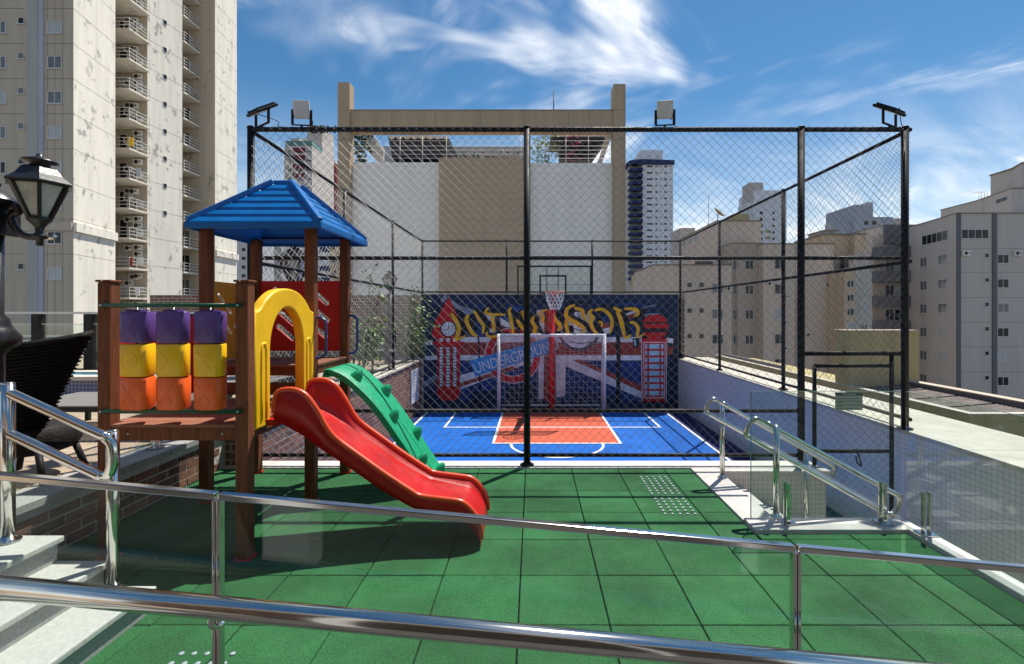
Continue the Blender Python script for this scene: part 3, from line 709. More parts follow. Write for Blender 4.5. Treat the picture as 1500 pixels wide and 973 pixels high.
for pts, m_ in (([(676,441),(700,450),(722,452),(700,446)], 'm_blue'), ([(742,446),(775,452),(790,470),(760,462)], 'm_blue'), ([(898,446),(930,441),(975,452),(930,450)], 'm_blue'), ([(622,500),(634,499),(633,505),(623,506)], 'm_white'), ([(622,522),(640,521),(640,527),(624,528)], 'm_white'),
                ([(620,560),(640,548),(640,556),(622,568)], 'm_grey'), ([(977,495),(986,496),(986,503),(978,502)], 'm_white'), ([(977,508),(986,508),(985,520),(978,520)], 'm_brick'), ([(690,575),(730,570),(728,588),(692,590)], 'm_navy'), ([(840,574),(900,578),(898,590),(838,590)], 'm_navy'), ([(742,566),(786,560),(787,589),(742,589)], 'm_navy'), ([(764,472),(778,480),(786,494),(766,494)], 'm_brick'), ([(866,470),(874,474),(874,492),(862,492)], 'm_blue')):
    B('painted_patch', pts, M[m_])
# street lamp silhouette
ribbon('painted_post', [(905,484),(906,530),(905,590)], 6, M['m_black'], False)
ribbon('painted_arm', [(897,508),(903,505),(907,500),(912,508),(924,513)], 2.6, M['m_black'])
B('painted_lantern', [(926,496),(937,495),(935.5,509),(928.5,509)], M['m_black'])
B('painted_lantern', [(928,497.5),(931,497.5),(931.5,507.5),(930,507.5)], M['m_pale'])
# clock tower
B('painted_tower', [(640,494),(674,494),(674,574),(672,582),(666,587),(648,587),(642,582),(640,574)], M['m_red'])
B('painted_tower', [(657,436),(667,455),(671,470),(675,494),(633,494),(636,474),(646,456)], M['m_red'])
B('painted_stripe', [(652,431),(656,438),(648,444),(645,440)], M['m_grey'])
B('painted_bar', [(634,500),(680,501),(680,506),(634,505)], M['m_red'])
B('painted_ring', arc(657, 482, 11.8, 0, 360, 30), M['m_black'])
B('painted_dial', arc(657, 482, 10.4, 0, 360, 30), M['m_white'])
for k in range(12):
    a_ = R(30*k); ribbon('painted_hour', [(657+8*math.cos(a_), 482+8*math.sin(a_)), (657+9.8*math.cos(a_), 482+9.8*math.sin(a_))], 1.0, M['m_black'], False)
ribbon('painted_hand', [(657,482),(658,475)], 1.1, M['m_black'], False); ribbon('painted_hand', [(657,482),(651,484)], 1.1, M['m_black'], False)
for xx in (646.5, 656.5, 666.5):
    B('painted_star', [(xx-2.5,495.5),(xx+2.5,495.5),(xx+2.5,500.5),(xx-2.5,500.5)], M['m_white'])
    B('painted_window', [(xx-3,508),(xx+3,508),(xx+3,567),(xx-3,567)], M['m_black'])
    for q in range(13):
        y_ = 508.6+4.5*q; e = random.uniform(-.5, .5)
        B('painted_glazing', [(xx-2.4,y_),(xx+2.4+e*.3,y_+.3),(xx+2.2,y_+3.5),(xx-2.4-e*.3,y_+3.3)], M['m_white'])
# roundel and station banner
B('painted_ring', arc(751, 521, 41, 0, 360, 48), M['m_white'], [arc(751, 521, 29.5, 0, 360, 40)])
B('painted_ring', arc(751, 521, 40, 0, 360, 48), M['m_red'], [arc(751, 521, 30.5, 0, 360, 40)])
B('painted_banner', [(688,528.5),(808,493.5),(813,514.5),(697,551)], M['m_sky'])
def text(parent, body, size, origin, rot, m, name='lettering', ext=0.00006, align='LEFT', shear=0.0, sx=1.0):
    cu = bpy.data.curves.new(name, 'FONT'); cu.body = body; cu.size = size; cu.extrude = ext; cu.align_x = align; cu.shear = shear; cu.resolution_u = 3
    o = bpy.data.objects.new(name, cu); COL.objects.link(o)
    dg = bpy.context.evaluated_depsgraph_get(); dg.update()
    me = bpy.data.meshes.new_from_object(o.evaluated_get(dg)); bpy.data.objects.remove(o); bpy.data.curves.remove(cu)
    me.materials.clear(); me.materials.append(m); me.name = name
    if sx != 1: me.transform(Matrix.Diagonal((sx, 1, 1, 1)))
    c, s = math.cos(rot), math.sin(rot)
    return plate_at(name, me, parent, origin, (c, 0, s), (-s, 0, c))
lay[0] += 1
text(mw, 'UNDERGROUND', 0.405, (PX(696.2, BY), BY-0.00022*lay[0]-.001, PZ(547.3, BY)), R(16.4), M['m_white'], sx=0.77)
# phone box
B('painted_booth', [(938,496),(977,496),(976,588),(940,588)], M['m_red'])
for pts in ([(938.5,496),(939.5,496),(941,588),(940,588)], [(976,496),(977,496),(976,588),(975,588)], [(942,501),(974.5,501),(974.5,502.2),(942,502.2)], [(942,501),(943,501),(944,583),(943,583)], [(973.5,501),(974.5,501),(973.5,583),(972.5,583)], [(943,582),(973.5,582),(973.5,583.2),(943,583.2)]):
    B('painted_trim', pts, M['m_white'])
for q in range(8):
    y_ = 504.3 + 9.75*q
    for xa, xb in ((944.8, 947.6), (950.4, 965.4), (968, 971.4)): B('painted_pane', [(xa,y_),(xb,y_),(xb,y_+6.6),(xa,y_+6.6)], M['m_pale'])
# red guard cap with swoosh
B('painted_cap', arc(959, 479, 20, 0, 360, 30, 18.5), M['m_red'])
B('painted_stripe', [(939,472),(978,471.5),(979,474),(938.5,474.5)], M['m_maroon'] if 'm_maroon' in M else M['m_black'])
B('painted_stripe', [(940,481),(978,481),(977,487),(942,487)], M['m_black'])
ribbon('painted_swoosh', [(928,469),(940,464),(952,460.5),(966,460)], 2.6, M['m_grey'])
ribbon('painted_swoosh', [(940,452),(950,449),(962,447)], 2.0, M['m_grey'])
# WINDSOR: black letter bodies, then the yellow strokes
BL = [([(672,455),(677,468),(681,478),(676,494)],9),([(694,460),(691,472),(697,488)],9),([(701,455),(710,468),(714,480),(710,491)],9),
 ([(728,460),(729.5,474),(731,489)],7.5),([(713,457),(728,459),(741,457.5)],4.5),([(717,490),(730,489),(746,488)],5),
 ([(751,456),(757,470),(760,489)],9),([(757,457),(770,473),(778,489)],9),([(777,456),(777,489)],8),
 ([(788,463),(786,476),(794,487)],8),([(817,455),(821,467),(829,478),(825,487)],9),([(791,488),(805,489),(821,487)],5),([(797,460),(798,470)],5),
 ([(852,449),(839,455),(837,464),(846,470),(859,477),(863,487)],9),([(836,477),(838,490)],7),([(840,490),(852,491),(862,487)],4),
 ([(875,457),(878,468),(875,480),(884,489)],9),([(882,449),(897,456),(904,472),(899,488)],8),([(877,489),(890,492),(900,487)],4),
 ([(912,456),(917,472),(922,491)],8),([(938,454),(941,461),(932,468),(938,475),(943,487)],8),([(922,470),(932,468)],5)]
for pts, w in BL: ribbon('painted_letter_shade', pts, w, M['m_black'])
YL = [([(661,459),(669,471),(672.5,482),(670,492),(667,499)],4.6),([(667,498.5),(674,496),(683,491.5)],2.4),([(687,461),(683.3,468.5),(688,481),(693,489),(699,493)],4),([(694.7,455),(702,468),(708.5,478),(707,489)],3.6),
 ([(709.5,457),(714,459.5),(722,461),(731,460.8),(741,461)],2.8),([(711,458),(713,454),(716.5,450.5)],2.2),([(720,461),(723,474),(723.8,486.5)],3.6),([(711.5,489.5),(718,493.5),(730,492.5),(742,492.5)],2.8),([(712,490),(715,486)],2),
 ([(745.5,455),(749,470),(752,489)],3.6),([(745,456),(749,450)],2.6),([(757.5,468.5),(763,477),(769,484)],4),([(763.5,459),(766,457.5),(768,469)],3),
 ([(782.5,463.5),(779.5,470.5),(784.5,480.5),(782,486.5),(788,490)],4),([(787,461.5),(794,456.5),(801.5,453.3)],2),([(794.5,460),(795.2,466),(794.6,473)],3.8),([(809,452.5),(812,465.5),(820.5,477.5),(817,485)],4),
 ([(842,446.8),(831.5,452),(829,462),(835,468.5),(845.7,473.8),(855,481),(852.5,487.5)],4.4),([(841.5,451),(852.5,455),(854.5,464),(860.5,470.5)],3.8),([(829,468),(829.8,480),(833,490.5)],3.8),
 ([(867.5,453.2),(862.5,459.5),(868.5,465.7),(865,471.7),(868.5,482),(875.5,490.5)],4.4),([(870.5,455),(881,453.2),(892,461),(896.3,473),(893.5,488)],3.8),([(876.5,471),(881.5,473.5),(881,478.5)],2.6),
 ([(904,456.5),(909.4,470.5),(914.5,495)],4.6),([(898.5,450),(904,454),(911,455.5)],3.4),([(914,452.8),(924,452.4),(932,454.5),(934,460),(928,463.5)],3.6),([(922,472.5),(928,473),(934,480),(933.5,488),(931.5,492.5)],3.6),([(931,493),(938,492.5),(944,488)],2.2),([(914.5,495.5),(919,494),(924,490.5)],2.8)]
for pts, w in YL: ribbon('painted_letter', pts, w*1.45, M['m_yellow'])
# hollow block pier at the right end of the mural wall
pr = thing('block_pier', 'narrow brown pier of hollow blocks right of the mural', 'pier', (XR+.15, BY+.2, 0.4))
blk = MB(); bx0, bx1 = XR+0.0, XR+0.20
for i in range(14):
    z = 0.40 + 0.125*i
    blk.box(bx0, bx0+.02, BY+.10, BY+.25, z, z+.125); blk.box(bx1-.02, bx1, BY+.10, BY+.25, z, z+.125); blk.box(bx0+.021, bx1-.021, BY+.10, BY+.25, z, z+.025); blk.box(bx0+.09, bx0+.11, BY+.105, BY+.25, z+.026, z+.124)
blk.box(bx0+.021, bx1-.021, BY+.22, BY+.249, 0.41, 2.14)
blk.build('hollow_blocks', M['b_beige_dark'], pr, kind='stuff')
# brick garden wall continuing left of the mural
tag(MB().box(-10.5, XL-0.035, BY+0.02, BY+0.25, 0.3, 2.13).build('garden_wall', M['brick_wall']), 'tall brown brick wall left of the mural behind the terrace shrubs', 'wall')

# ------------------------------------------------------------------ basketball stand and goal
hp = thing('basketball_hoop', 'basketball hoop with clear backboard on a red post', 'basketball hoop', (0.50, 12.95, ZC))
hx = PX(812, 11.75); by_ = 11.75
MB().cyl((0.49, 12.95, ZC+.012), (0.49, 12.95, 1.75), 0.075, 20).build('post', M['pole_red'], hp)
MB().box(0.34, 0.64, 12.80, 13.10, ZC+.001, ZC+.013).build('base_plate', M['pole_red'], hp)
arm = MB(); arm.bar((0.49, 12.95, 1.70), (0.49, by_+.09, 1.98), 0.09, 0.09); arm.bar((0.49, 12.95, 1.30), (0.49, by_+.09, 1.90), 0.07, 0.07)
arm.build('arm', M['pole_red'], hp)
bx0, bx1, bz0, bz1 = PX(757.5, by_), PX(866.5, by_), PZ(444.5, by_), PZ(389, by_)
fr = MB(); tt = 0.035
fr.box(bx0, bx1, by_, by_+.04, bz1-tt, bz1); fr.box(bx0, bx1, by_, by_+.04, bz0, bz0+tt); fr.box(bx0, bx0+tt, by_, by_+.04, bz0+tt, bz1-tt); fr.box(bx1-tt, bx1, by_, by_+.04, bz0+tt, bz1-tt)
bb = fr.build('backboard_frame', M['black_steel'], hp)
MB().box(bx0+tt, bx1-tt, by_+.012, by_+.022, bz0+tt, bz1-tt).build('backboard', M['glass'], hp)
sq = MB(); qx0, qx1, qz0, qz1 = PX(790, by_), PX(830, by_), PZ(431, by_), PZ(403, by_); q = 0.042
sq.box(qx0, qx1, by_+.004, by_+.010, qz1-q, qz1); sq.box(qx0, qx1, by_+.004, by_+.010, qz0, qz0+q*.6); sq.box(qx0, qx0+q, by_+.004, by_+.010, qz0+q*.6, qz1-q); sq.box(qx1-q, qx1, by_+.004, by_+.010, qz0+q*.6, qz1-q)
sq.build('target_square', M['black_steel'], bb)
sp_ = MB(); 
for x in (PX(801, by_), PX(818, by_)): sp_.box(x-.02, x+.02, by_+.024, by_+.06, bz0+.04, bz1-.04)
sp_.box(bx0+.04, bx1-.04, by_+.062, by_+.085, PZ(417.5, by_), PZ(416, by_)); sp_.build('backboard_bracing', M['b_grey_white'], bb)
rz = PZ(428, by_-.3); rc = Vector((hx, by_-.36, rz))
rim = MB().tube([rc + Vector((0.225*math.cos(a*math.pi/14), 0.225*math.sin(a*math.pi/14), 0)) for a in range(28)], 0.011, 8, closed=True)
rim.bar(rc+Vector((0, .22, -.01)), (hx, by_, rz-.01), 0.14, 0.02); rim.box(hx-.1, hx+.1, by_-.008, by_-.001, rz-.09, rz+.02)
rim = rim.build('rim', M['hoop'], hp)
nt_ = MB()
for k in range(12):
    for sgn in (1, -1):
        pts = []
        for i in range(7):
            t = i/6; rr = 0.22*(1-t) + 0.105*t + 0.02*math.sin(t*3.14); a = 2*math.pi*k/12 + sgn*t*math.pi*2.5/6
            pts.append(rc + Vector((rr*math.cos(a), rr*math.sin(a), -0.42*t)))
        nt_.tube(pts, 0.0065, 4)
nt_.build('net', M['net'], rim, kind='stuff')
gl_ = thing('goal', 'white framed football goal with net in front of the mural', 'goal', (0.5, 12.9, ZC))
gx0, gx1, gz1, gy = PX(730.5, 12.75), PX(885.5, 12.75), PZ(491.5, 12.75), 12.75
f = MB(); r = 0.042
f.cyl((gx0, gy, ZC+.01), (gx0, gy, gz1+r), r, 14); f.build('goal_post', M['goal'], gl_)
f = MB().cyl((gx1, gy, ZC+.01), (gx1, gy, gz1+r), r, 14); f.build('goal_post', M['goal'], gl_)
MB().cyl((gx0+r, gy, gz1), (gx1-r, gy, gz1), r, 14).build('crossbar', M['goal'], gl_)
bf = MB(); d_ = 0.52
bf.cyl((gx0+.05, gy+d_, ZC+.08), (gx1-.05, gy+d_, ZC+.08), 0.025, 10)
for x in (gx0, gx1): bf.tube(smooth_path([(x, gy, gz1), (x, gy+.22, gz1-.05), (x, gy+.42, gz1-.5), (x, gy+d_, ZC+.08)]), 0.018, 8); bf.cyl((x, gy, ZC+.05), (x, gy+d_, ZC+.08), 0.02, 8)
bf.build('back_frame', M['goal'], gl_)
nb = MB(); st_ = 0.125
n = int((gx1-gx0)/st_)
prof = [Vector((0, gy+.02, gz1)), Vector((0, gy+.25, gz1-.12)), Vector((0, gy+.42, gz1-.6)), Vector((0, gy+d_-.02, ZC+.1))]
prof = smooth_path(prof, 5)
for i in range(n+1):
    x = gx0 + (gx1-gx0)*i/n
    nb.tube([Vector((x+.02*math.sin(k*1.3+i), p.y, p.z)) for k, p in enumerate(prof)], 0.0031, 3)
for j in range(len(prof)):
    for s_ in (0, .5):
        if j == len(prof)-1 and s_: continue
        p = prof[j].lerp(prof[min(j+1, len(prof)-1)], s_)
        nb.tube([(gx0+(gx1-gx0)*i/24, p.y+.015*math.sin(i*1.9+j), p.z+.012*math.sin(i*1.1+j*2)) for i in range(25)], 0.0031, 3)
nb.build('net', M['net'], gl_, kind='stuff')

# ------------------------------------------------------------------ playground tower
pt = thing('playground_tower', 'timber playground tower with blue roof, red slide and green climbing ramp', 'playground', (-2.3, 4.2, 0))
PW = 0.085
def tpost(x, y, zt, cap):
    o = MB().box(x, x+PW, y, y+PW, 0.0, zt).build('post', M['wood'], pt, bevel=0.007)
    if cap:
        MB().box(x-.008, x+PW+.008, y-.008, y+PW+.008, zt+.001, zt+.016).build('post_cap', M['wood'], o, bevel=0.004)
        MB().lathe([(0.006, 0), (0.005, 0.003), (0, 0.004)], (x+PW*.45, y-.0085, zt+.008), 8, axis=(0,-1,0)).build('bolt', M['bolt'], o)
    MB().box(x-.006, x+PW+.012, y-.006, y+PW+.006, 0.0015, 0.010).build('foot_plate', M['panel_red'], o)
    return o
XPL, XPR = -2.895, -1.98           # left faces of the left and right posts
Y0, Y1, Y2 = 3.24, 4.22, 5.00      # front faces of the three rows
pA = tpost(XPL, Y0, 1.852, True); pB = tpost(XPR, Y0, 1.852, True)
ZR = 2.40
for x in (XPL, XPR):
    for y in (Y1, Y2-.01): tpost(x, y, ZR, False)
Z1, Z2 = 0.905, 1.20               # lower and upper deck tops
def beam(p, q, zt, h=0.085, w=0.04): return MB().bar((p[0], p[1], zt-h/2), (q[0], q[1], zt-h/2), w, h).build('beam', M['wood'], pt, bevel=0.004)
bt = Z1-.022
b_ = beam((XPL+PW, Y0+.045), (XPR, Y0+.045), bt, 0.09)
for x in (XPL+PW+.1, XPR-.1): MB().lathe([(0.009,0),(0.008,.004),(0,.006)], (x, Y0+.0245, bt-.045), 10, axis=(0,-1,0)).build('bolt', M['bolt'], b_)
beam((XPL+PW, Y1+.045), (XPR, Y1+.045), bt, 0.09)
for x in (XPL+.043, XPR+.043): beam((x, Y0+PW), (x, Y1), bt, 0.09)
bt2 = Z2-.022
beam((XPL+PW, Y1+.02), (XPR, Y1+.02), bt2, 0.075); beam((XPL+PW, Y2+.035), (XPR, Y2+.035), bt2, 0.075)
for x in (XPL+.043, XPR+.043): beam((x, Y1+PW), (x, Y2-.01), bt2, 0.075)
n = 9; wd = (Y1-Y0-.01)/n
for i in range(n):
    y = Y0+.004+i*wd
    lo, hi = (XPL+PW+.003, XPR-.003) if i in (0,) else (XPL+.01, XPR+PW-.01)
    MB().box(lo, hi, y+.003, y+wd-.003, bt+.001, Z1).build('deck_plank', M['wood_deck'], pt, bevel=0.003)
n = 7; wd = (Y2-Y1-PW-.02)/n
for i in range(n):
    y = Y1+PW+.004+i*wd
    MB().box(XPL+.01, XPR+PW-.01, y+.003, y+wd-.003, bt2+.001, Z2).build('deck_plank', M['wood_deck'], pt, bevel=0.003)
MB().box(XPL+PW+.003, XPR-.003, Y1-.02, Y1+PW+.001, bt2+.001, Z2).build('deck_plank', M['wood_deck'], pt, bevel=0.003)
beam((XPL+PW, Y1+.0), (XPR, Y1+.0), Z1+.14, 0.10, 0.03)
# counters panel: three columns of three turning blocks between green tubes
zr0, zr1 = PZ(603, Y0-.02), PZ(447.5, Y0-.02)
for z in (zr0, zr1):
    o = MB().cyl((XPL+.04, Y0-.016, z), (XPR+.05, Y0-.016, z), 0.0145, 14).build('rail', M['rail_green'], pt)
    for x in (XPL+.05, XPR+.036): MB().lathe([(0.008,0),(0.007,.004),(0,.006)], (x, Y0-.031, z), 10, axis=(0,-1,0)).build('bolt', M['bolt'], o)
def tri_section(rc=0.145, rr=0.045, n=7):
    pts = []
    for k in range(3):
        a = R(90+120*k); cxx, cyy = (rc-rr)*math.cos(a), (rc-rr)*math.sin(a)
        pts += [(cxx+rr*math.cos(R(90+120*k-60+120*i/n)), cyy+rr*math.sin(R(90+120*k-60+120*i/n))) for i in range(n+1)]
    # swell the three faces a little
    out = []
    for i in range(len(pts)):
        p, q = pts[i], pts[(i+1) % len(pts)]
        out.append(p)
        if math.hypot(p[0]-q[0], p[1]-q[1]) > 0.05:
            for t in (.2, .4, .6, .8):
                x, y = p[0]*(1-t)+q[0]*t, p[1]*(1-t)+q[1]*t; s = 1+0.07*math.sin(math.pi*t)/1.0
                out.append((x*s, y*s))
    return out
sec = tri_section(0.105, 0.045)
colx = [PX((175+223)/2, Y0), PX((229+276)/2, Y0), PX((284+330)/2, Y0)]
rows = [(553.5, 601, 'orange'), (504.5, 552, 'yellow'), (456.5, 502.5, 'purple')]
for ci, cx_ in enumerate(colx):
    cyl_y = Y0+.03
    MB().cyl((cx_, cyl_y-.02, zr0), (cx_, cyl_y-.02, zr1), 0.007, 8).build('spindle', M['steel'], pt)
    for pb, ptp, cn in rows:
        za, zb = PZ(ptp, Y0-.03), PZ(pb, Y0-.03)
        ang = R(random.choice([-7, -4, 3, 5, 8]))
        ca, sa = math.cos(ang), math.sin(ang)
        poly = [(cx_+x*ca-y*sa, cyl_y+x*sa+y*ca) for x, y in sec]
        b = MB(); k = len(poly)
        rings = []
        for z, s in ((za, .93), (za+.008, 1), (zb-.008, 1), (zb, .93)): rings += [(cx_+(x-cx_)*s, cyl_y+(y-cyl_y)*s, z) for x, y in poly]
        b.add(rings, [(r*k+i, r*k+(i+1) % k, (r+1)*k+(i+1) % k, (r+1)*k+i) for r in range(3) for i in range(k)], 0, True)
        b.add([(v[0], v[1], v[2]) for v in rings[:k]], [tuple(range(k))[::-1]]); b.add(rings[3*k:], [tuple(range(k))])
        if cn == 'purple': b.box(cx_-.05, cx_+.04, cyl_y-.05, cyl_y+.03, zb+.0005, zb+.012)
        blk_ = b.build('turning_block', M[cn], pt)
        zc = (za+zb)/2; e = MB()
        def fp(u, w): return (cx_+u*ca+.0745*sa, cyl_y+u*sa-.0745*ca - .0035*(1-(u/.06)**2), zc+w)
        if (ci == 0 and cn == 'yellow'):
            e.tube([fp(.055*math.cos(t*math.pi/12), .055*math.sin(t*math.pi/12)) for t in range(24)], 0.0035, 6, closed=True)
        else:
            for sg in (1, -1): e.tube([fp(-.045+.015*i, sg*(-.055+.0183*i)) for i in range(7)], 0.0035, 6)
        e.build('moulded_mark', M[cn], blk_)
# arch panel on the right side of the lower deck (plane X = const, local x along +Y)
ay0, ay1 = Y0+PW+.004, Y1-.004; aw = ay1-ay0; zb_ = 0.845; ah_sh = 1.66; ah_top = 1.835
outer = [(0, zb_), (aw, zb_), (aw, 1.655)]
outer += [(v.x, v.y) for v in smooth_path([(aw, 1.655, 0), (aw*.93, 1.675, 0), (aw*.84, 1.745, 0), (aw*.70, 1.81, 0), (aw*.5, 1.835, 0), (aw*.30, 1.81, 0), (aw*.16, 1.745, 0), (aw*.07, 1.675, 0), (0, 1.655, 0)], 4)][1:]
hw = aw*.285
hole = [(aw*.5-hw, zb_+.03), (aw*.5+hw, zb_+.03)] + [(aw*.5+hw*math.cos(R(a)), 1.36+ .29*math.sin(R(a))) for a in range(0, 181, 9)]
opn = [(0, zb_)] + [(aw*.5-hw, zb_)] + [(aw*.5+hw*math.cos(R(a)), 1.38+.31*math.sin(R(a))) for a in range(180, -1, -9)] + [(aw*.5+hw, zb_), (aw, zb_)] + outer[2:]
me = plate_mesh('arch_panel', opn, [], 0.075, M['yellow'], 0.014, 3)
ap = plate_at('arch_panel', me, pt, (XPR+.05, ay0, 0), (0,1,0), (0,0,1))
for yc in (ay0+aw*.115, ay1-aw*.115):
    e = MB(); xx = XPR+.05+.036
    e.tube(smooth_path([(xx, yc-.03, .90), (xx, yc-.03, 1.38), (xx, yc, 1.425), (xx, yc+.03, 1.38), (xx, yc+.03, .90)], 3), 0.011, 8)
    e.build('moulded_rib', M['yellow'], ap)
# slotted panels
def slot(cx, cy, ln, w, ang):
    c, s = math.cos(R(ang)), math.sin(R(ang)); pts = [(ln/2+w/2*math.cos(R(a)), w/2*math.sin(R(a))) for a in range(-90, 91, 18)] + [(-ln/2+w/2*math.cos(R(a)), w/2*math.sin(R(a))) for a in range(90, 271, 18)]
    return [(cx+x*c-y*s, cy+x*s+y*c) for x, y in pts]
wB = XPR-XPL-PW-.006
sl = [slot(wB*.30, .55, .26, .05, -40), slot(wB*.30, .36, .26, .05, -40), slot(wB*.32, .19, .2, .05, -40), slot(wB*.72, .57, .24, .05, -40), slot(wB*.72, .40, .26, .05, -40), slot(wB*.70, .23, .24, .05, -40)]
me = plate_mesh('slotted_panel', [(0,0),(wB,0),(wB,.72),(0,.72)], sl, 0.02, M['panel_red'], 0.003, 1)
plate_at('slotted_panel', me, pt, (XPL+PW+.003, Y2+.03, Z2+.055), (1,0,0), (0,0,1), label='red panel at the back of the upper deck')
wS = Y2-Y1-PW-.02
sl = [slot(wS*.33, .52, .24, .05, -42), slot(wS*.33, .33, .24, .05, -42), slot(wS*.68, .42, .22, .05, -42), slot(wS*.68, .23, .22, .05, -42)]
me = plate_mesh('slotted_panel', [(0,0),(wS,0),(wS,.72),(0,.72)], sl, 0.02, M['ochre'], 0.003, 1)
plate_at('slotted_panel', me, pt, (XPL+.03, Y1+PW+.005, Z2+.01), (0,1,0), (0,0,1), label='ochre panel at the left of the upper deck')
wL = Y1-Y0-PW-.008
sl = [slot(wL*.30, .47, .26, .05, -42), slot(wL*.32, .28, .26, .05, -42), slot(wL*.70, .40, .26, .05, -42), slot(wL*.70, .22, .22, .05, -42)]
me = plate_mesh('slotted_panel', [(0,0),(wL,0),(wL,.64),(0,.64)], sl, 0.02, M['panel_red'], 0.003, 1)
plate_at('slotted_panel', me, pt, (XPL+.03, Y0+PW+.004, Z1+.07), (0,1,0), (0,0,1), label='red panel behind the turning blocks')
# moulded roof
rcx, rcy, hs, ze, za_ = -2.33, 4.62, 0.565, 2.395, 2.845
bands = 6; prof = [(hs, ze-.045), (hs+.006, ze-.04), (hs+.006, ze+.005)]
for k in range(bands):
    t0, t1 = k/bands, (k+1)/bands
    f = lambda t: hs*(1-t) + 0.075*t
    zf = lambda t: ze + (za_-ze)*t
    prof += [(f(t0)+.002, zf(t0)+.016), (f(t0+.62/bands)+.002, zf(t0+.62/bands)+.016), (f(t0+.70/bands), zf(t0+.70/bands)-.006), (f(t1-.04/bands), zf(t1-.04/bands)-.006)]
prof += [(0.085, za_+.004), (0.085, za_+.03), (0.07, za_+.04)]
rb = MB(); nn = len(prof)
vs = [(rcx+s*a, rcy+s*b, z) for s, z in prof for a, b in ((-1,-1),(1,-1),(1,1),(-1,1))]
fs = [(i*4+j, i*4+(j+1) % 4, (i+1)*4+(j+1) % 4, (i+1)*4+j) for i in range(nn-1) for j in range(4)] + [tuple(range((nn-1)*4, nn*4))]
rb.add(vs, fs)
inn = [(hs-.012, ze-.045), (hs-.014, ze-.012), (0.06, za_-.03)]
vs = [(rcx+s*a, rcy+s*b, z) for s, z in inn for a, b in ((-1,-1),(1,-1),(1,1),(-1,1))]
rb.add(vs, [(i*4+(j+1) % 4, i*4+j, (i+1)*4+j, (i+1)*4+(j+1) % 4) for i in range(2) for j in range(4)] + [(8,9,10,11)])
for j in range(4):
    b0 = len(rb.v)
for j, (a, b) in enumerate(((-1,-1),(1,-1),(1,1),(-1,1))):
    a2, b2 = ((-1,-1),(1,-1),(1,1),(-1,1))[(j+1) % 4]; s0, s1, z = hs, hs-.012, ze-.045
    rb.add([(rcx+s0*a, rcy+s0*b, z), (rcx+s0*a2, rcy+s0*b2, z), (rcx+s1*a2, rcy+s1*b2, z), (rcx+s1*a, rcy+s1*b, z)], [(0,1,2,3)])
me = rb.mesh('roof', M['roof_blue'], org(pt), fix=False); roof = link('roof', me, pt)
bv = roof.modifiers.new('bevel', 'BEVEL'); bv.width = 0.004; bv.segments = 2; bv.limit_method = 'ANGLE'; bv.angle_limit = R(20)
for a, b in ((-1,-1),(1,-1),(1,1),(-1,1)):
    MB().bar((rcx+a*(hs-.01), rcy+b*(hs-.01), ze+.026), (rcx+a*.09, rcy+b*.09, za_+.022), 0.046, 0.046).build('hip_ridge', M['roof_blue'], roof, bevel=0.008)
for p, q in (((rcx-hs+.05, rcy-hs+.09), (rcx+hs-.05, rcy-hs+.09)), ((rcx-hs+.05, rcy+hs-.09), (rcx+hs-.05, rcy+hs-.09))):
    MB().bar((p[0], p[1], ze+.03), (q[0], q[1], ze+.03), 0.018, 0.018).build('purlin', M['black_steel'], roof)
# slide
sy0, sy1 = 3.40, 3.93; kx = 3.40/FPX
rim_px = [(400,606),(401,590),(406,575),(425.6,571.5),(445,579),(462,601),(476,626),(490,643),(518,664),(560,694),(602,721.6),(616,728.6),(658,734),(677.6,738),(691.6,751),(700,763.6),(703.5,778),(704,790)]
bot_px = [(400,612),(401,614),(406,617),(425.6,628),(445,639),(462,652),(476,662),(490,671),(518,690),(560,719),(602,743),(616,748),(658,758.5),(677.6,764),(691.6,775),(700,786),(703.5,795),(704,802)]
def s2w(p): return ((p[0]-VX)*kx, EYE-(p[1]-VY)*kx)
rimw = smooth_path([(s2w(p)[0], s2w(p)[1], 0) for p in rim_px], 3); botw = smooth_path([(s2w(p)[0], s2w(p)[1], 0) for p in bot_px], 3)
b = MB(); rings = []
for rv, bv_ in zip(rimw, botw):
    x = rv.x; zr_ = rv.y; zb0 = max(0.005, bv_.y); h = zr_-zb0; zd = min(zb0 + 0.035 + 0.03*min(1, h/.2), zr_-.003)
    w = sy1-sy0; zr2 = zr_-.005
    side = [(0, zb0), (0, zb0+h*.5), (0, zr2), (.018, zr_), (.034, zr2), (.045, zb0*.55+zr_*.45) if zd < zb0*.55+zr_*.45 else (.045, zd+.001), (.07, zd+.012*min(1, h/.1)), (.12, zd)]
    ring = [(x, sy0+u, z) for u, z in side] + [(x, sy1-u, z) for u, z in reversed(side)]
    rings.append(ring)
k = len(rings[0]); nr = len(rings)
b.add([v for r_ in rings for v in r_], [(i*k+j, i*k+(j+1) % k, (i+1)*k+(j+1) % k, (i+1)*k+j) for i in range(nr-1) for j in range(k)] , 0, True)
b.add(rings[0], [tuple(range(k))]); b.add(rings[-1], [tuple(range(k))[::-1]])
sld = b.build('slide', M['red'], pt)
for y in (sy0+.017, sy1-.017):
    MB().tube([(v.x, y, v.y) for v in rimw], 0.021, 10).build('rim', M['red_rim'], sld)
MB().box(XPR+PW+.001, -1.80, sy0+.06, sy1-.06, 0.85, 0.89).build('slide_bracket', M['red'], sld)
